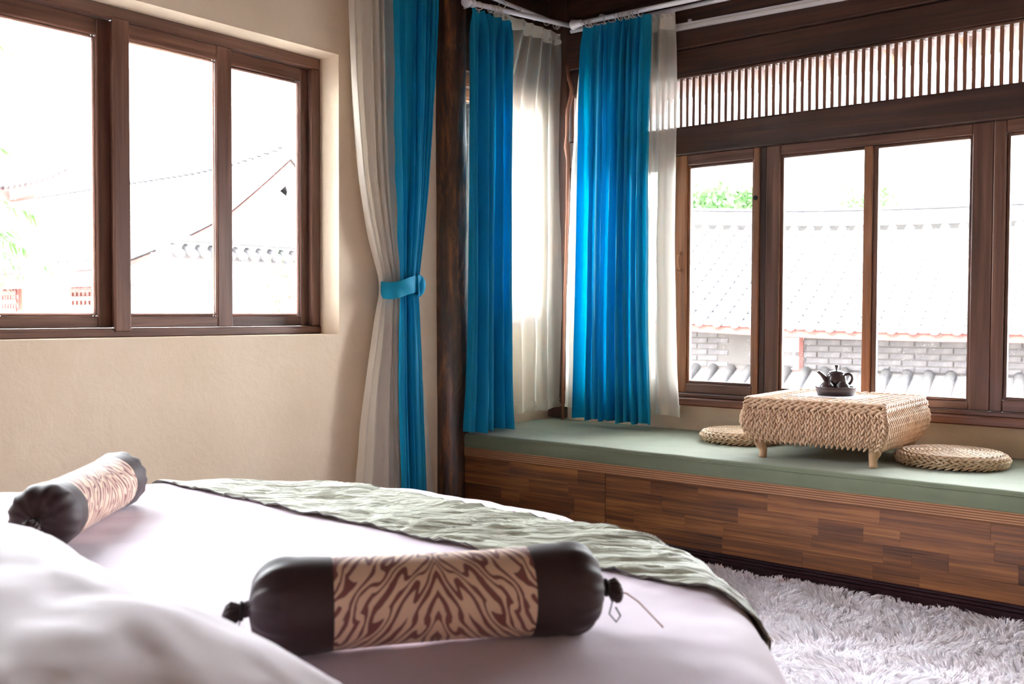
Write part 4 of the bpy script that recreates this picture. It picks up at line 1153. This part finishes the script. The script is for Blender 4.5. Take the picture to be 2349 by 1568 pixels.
for k in range(15):
    P_ = Vector(arr[k][0]); Q_ = Vector(arr[k][2]); at(pv, MB().tube([tuple(P_+Vector((.03, -.03, .05))), tuple(Q_+Vector((0, 0, .07)))], .10, 8).build('tile_row', TILE, pv, True))
b0 = on_x(30, 470, -21); at(pv, MB().box(b0.x-3, b0.x-.2, b0.y-.9, b0.y+1.0, GZ+.001, b0.z+.35).build('body', REDP, pv))
tag(pv, 'pavilion with upswept eave rising behind the white gabled house', 'pavilion')

# ---- bamboo outside the left window
def leaf_mesh(name, L, Wd, mat_):
    v = [(0, 0, 0), (.3*L, Wd/2, -.03*L), (.3*L, -Wd/2, -.03*L), (.65*L, Wd*.35, -.10*L), (.65*L, -Wd*.35, -.10*L), (L, 0, -.22*L), (.3*L, 0, .01*L), (.65*L, 0, -.07*L)]
    f = [(0, 6, 1), (0, 2, 6), (6, 7, 3, 1), (2, 4, 7, 6), (7, 5, 3), (4, 5, 7)]
    me = bpy.data.meshes.new(name); me.from_pydata(v, [], f); me.update(); me.materials.append(mat_); return me
ba = empty('bamboo', (-3.0, -2.2, GZ)); lm = leaf_mesh('leaf', .10, .016, LEAF); r = np.random.default_rng(12)
def strip(p0, p1, n_, drop):
    P = [p0.lerp(p1, t)+Vector((0, 0, drop*math.sin(PI*t*.5)**2*-1)) for t in np.linspace(0, 1, 10)]
    at(ba, MB().tube([tuple(p) for p in P], np.linspace(.006, .002, 10), 6).build('twig', STEM, ba, True))
    for k in range(n_):
        t = r.uniform(.1, 1); p = P[min(9, int(t*9))].lerp(P[min(9, int(t*9)+1)], t*9-int(t*9))
        o = bpy.data.objects.new('leaf', lm); COL.objects.link(o); o.parent = ba
        o.matrix_parent_inverse = Matrix.Translation(-Vector(ba.location))
        az = math.atan2(p1.y-p0.y, p1.x-p0.x)+r.uniform(-1.1, 1.1)
        o.matrix_basis = Matrix.Translation(p) @ Matrix.Rotation(az, 4, 'Z') @ Matrix.Rotation(r.uniform(.2, 1.1), 4, 'Y') @ Matrix.Rotation(r.uniform(-.6, .6), 4, 'X') @ Matrix.Scale(r.uniform(.6, 1.25), 4)
bs = on_x(-60, 600, -3.0)
P = [(bs.x+.03*math.sin(z), bs.y-.05*z*.2, z) for z in np.linspace(GZ+.001, 2.9, 12)]
at(ba, MB().tube(P, np.linspace(.03, .012, 12), 8).build('stem', STEM, ba, True))
for (a_, b_, n_, dr) in (((-60, 500), (30, 600), 26, .02), ((-55, 430), (60, 470), 18, .03), ((-55, 455), (100, 480), 10, .03), ((-50, 520), (55, 560), 26, .02), ((-40, 560), (112, 600), 24, .03), ((-50, 590), (60, 625), 16, .03), ((-50, 320), (30, 350), 8, .0), ((-50, 70), (25, 120), 10, .0), ((-40, 600), (20, 660), 14, .02), ((-50, 540), (40, 520), 20, 0)):
    strip(on_x(*a_, -3.0+r.uniform(-.15, .15)), on_x(*b_, -3.0+r.uniform(-.15, .15)), n_, dr)
tag(ba, 'bamboo with narrow drooping green leaves outside the plaster wall window', 'bamboo')
# ---- trees behind the tiled house, shrub by the garden wall
def tree(name, c, rad, hgt, n_, L, label, cat, seed):
    e = empty(name, (c.x, c.y, GZ)); rr = np.random.default_rng(seed); mb = MB()
    for k in range(n_):
        d_ = rr.normal(0, 1, 3); d_ /= np.linalg.norm(d_); q = np.array(c)+d_*np.array([rad, rad, hgt])*rr.uniform(.2, 1)**.4
        q = q+.25*rad*np.array([fbm(*(q*1.3)), fbm(*(q*1.3+7)), fbm(*(q*1.3+13))])
        u = rr.normal(0, 1, 3); u /= np.linalg.norm(u); v_ = np.cross(u, rr.normal(0, 1, 3)); v_ /= np.linalg.norm(v_)
        s_l = L*rr.uniform(.6, 1.3); mb.add([q, q+u*s_l*.5+v_*s_l*.22, q+u*s_l, q+u*s_l*.5-v_*s_l*.22], [(0, 1, 2, 3)])
    o = at(e, mb.build('foliage', LEAF2, e, False, recalc=False)); o['kind'] = 'stuff'
    at(e, MB().tube([(c.x, c.y, GZ+.001), (c.x+.1, c.y, c.z-hgt*.5), (c.x, c.y, c.z)], [.12, .09, .04], 8).build('trunk', DARKW['z'], e, True))
    tag(e, label, cat); return e
tree('tree', on_y(1610, 470, 14.2), .62, .55, 700, .22, 'green tree top showing above the tile ridge, nearer the curtains', 'tree', 1)
tree('tree', on_y(1700, 468, 16.4), .65, .45, 600, .22, 'bushy green tree top beside the window post, above the tile ridge', 'tree', 2)
tree('tree', on_y(1992, 462, 20.0), .75, .35, 400, .22, 'faint tree top above the tile ridge behind the central mullion', 'tree', 3)
tree('shrub', on_x(650, 650, -5.0), .28, .40, 260, .07, 'small leafy shrub by the garden wall outside the plaster wall window', 'shrub', 4)
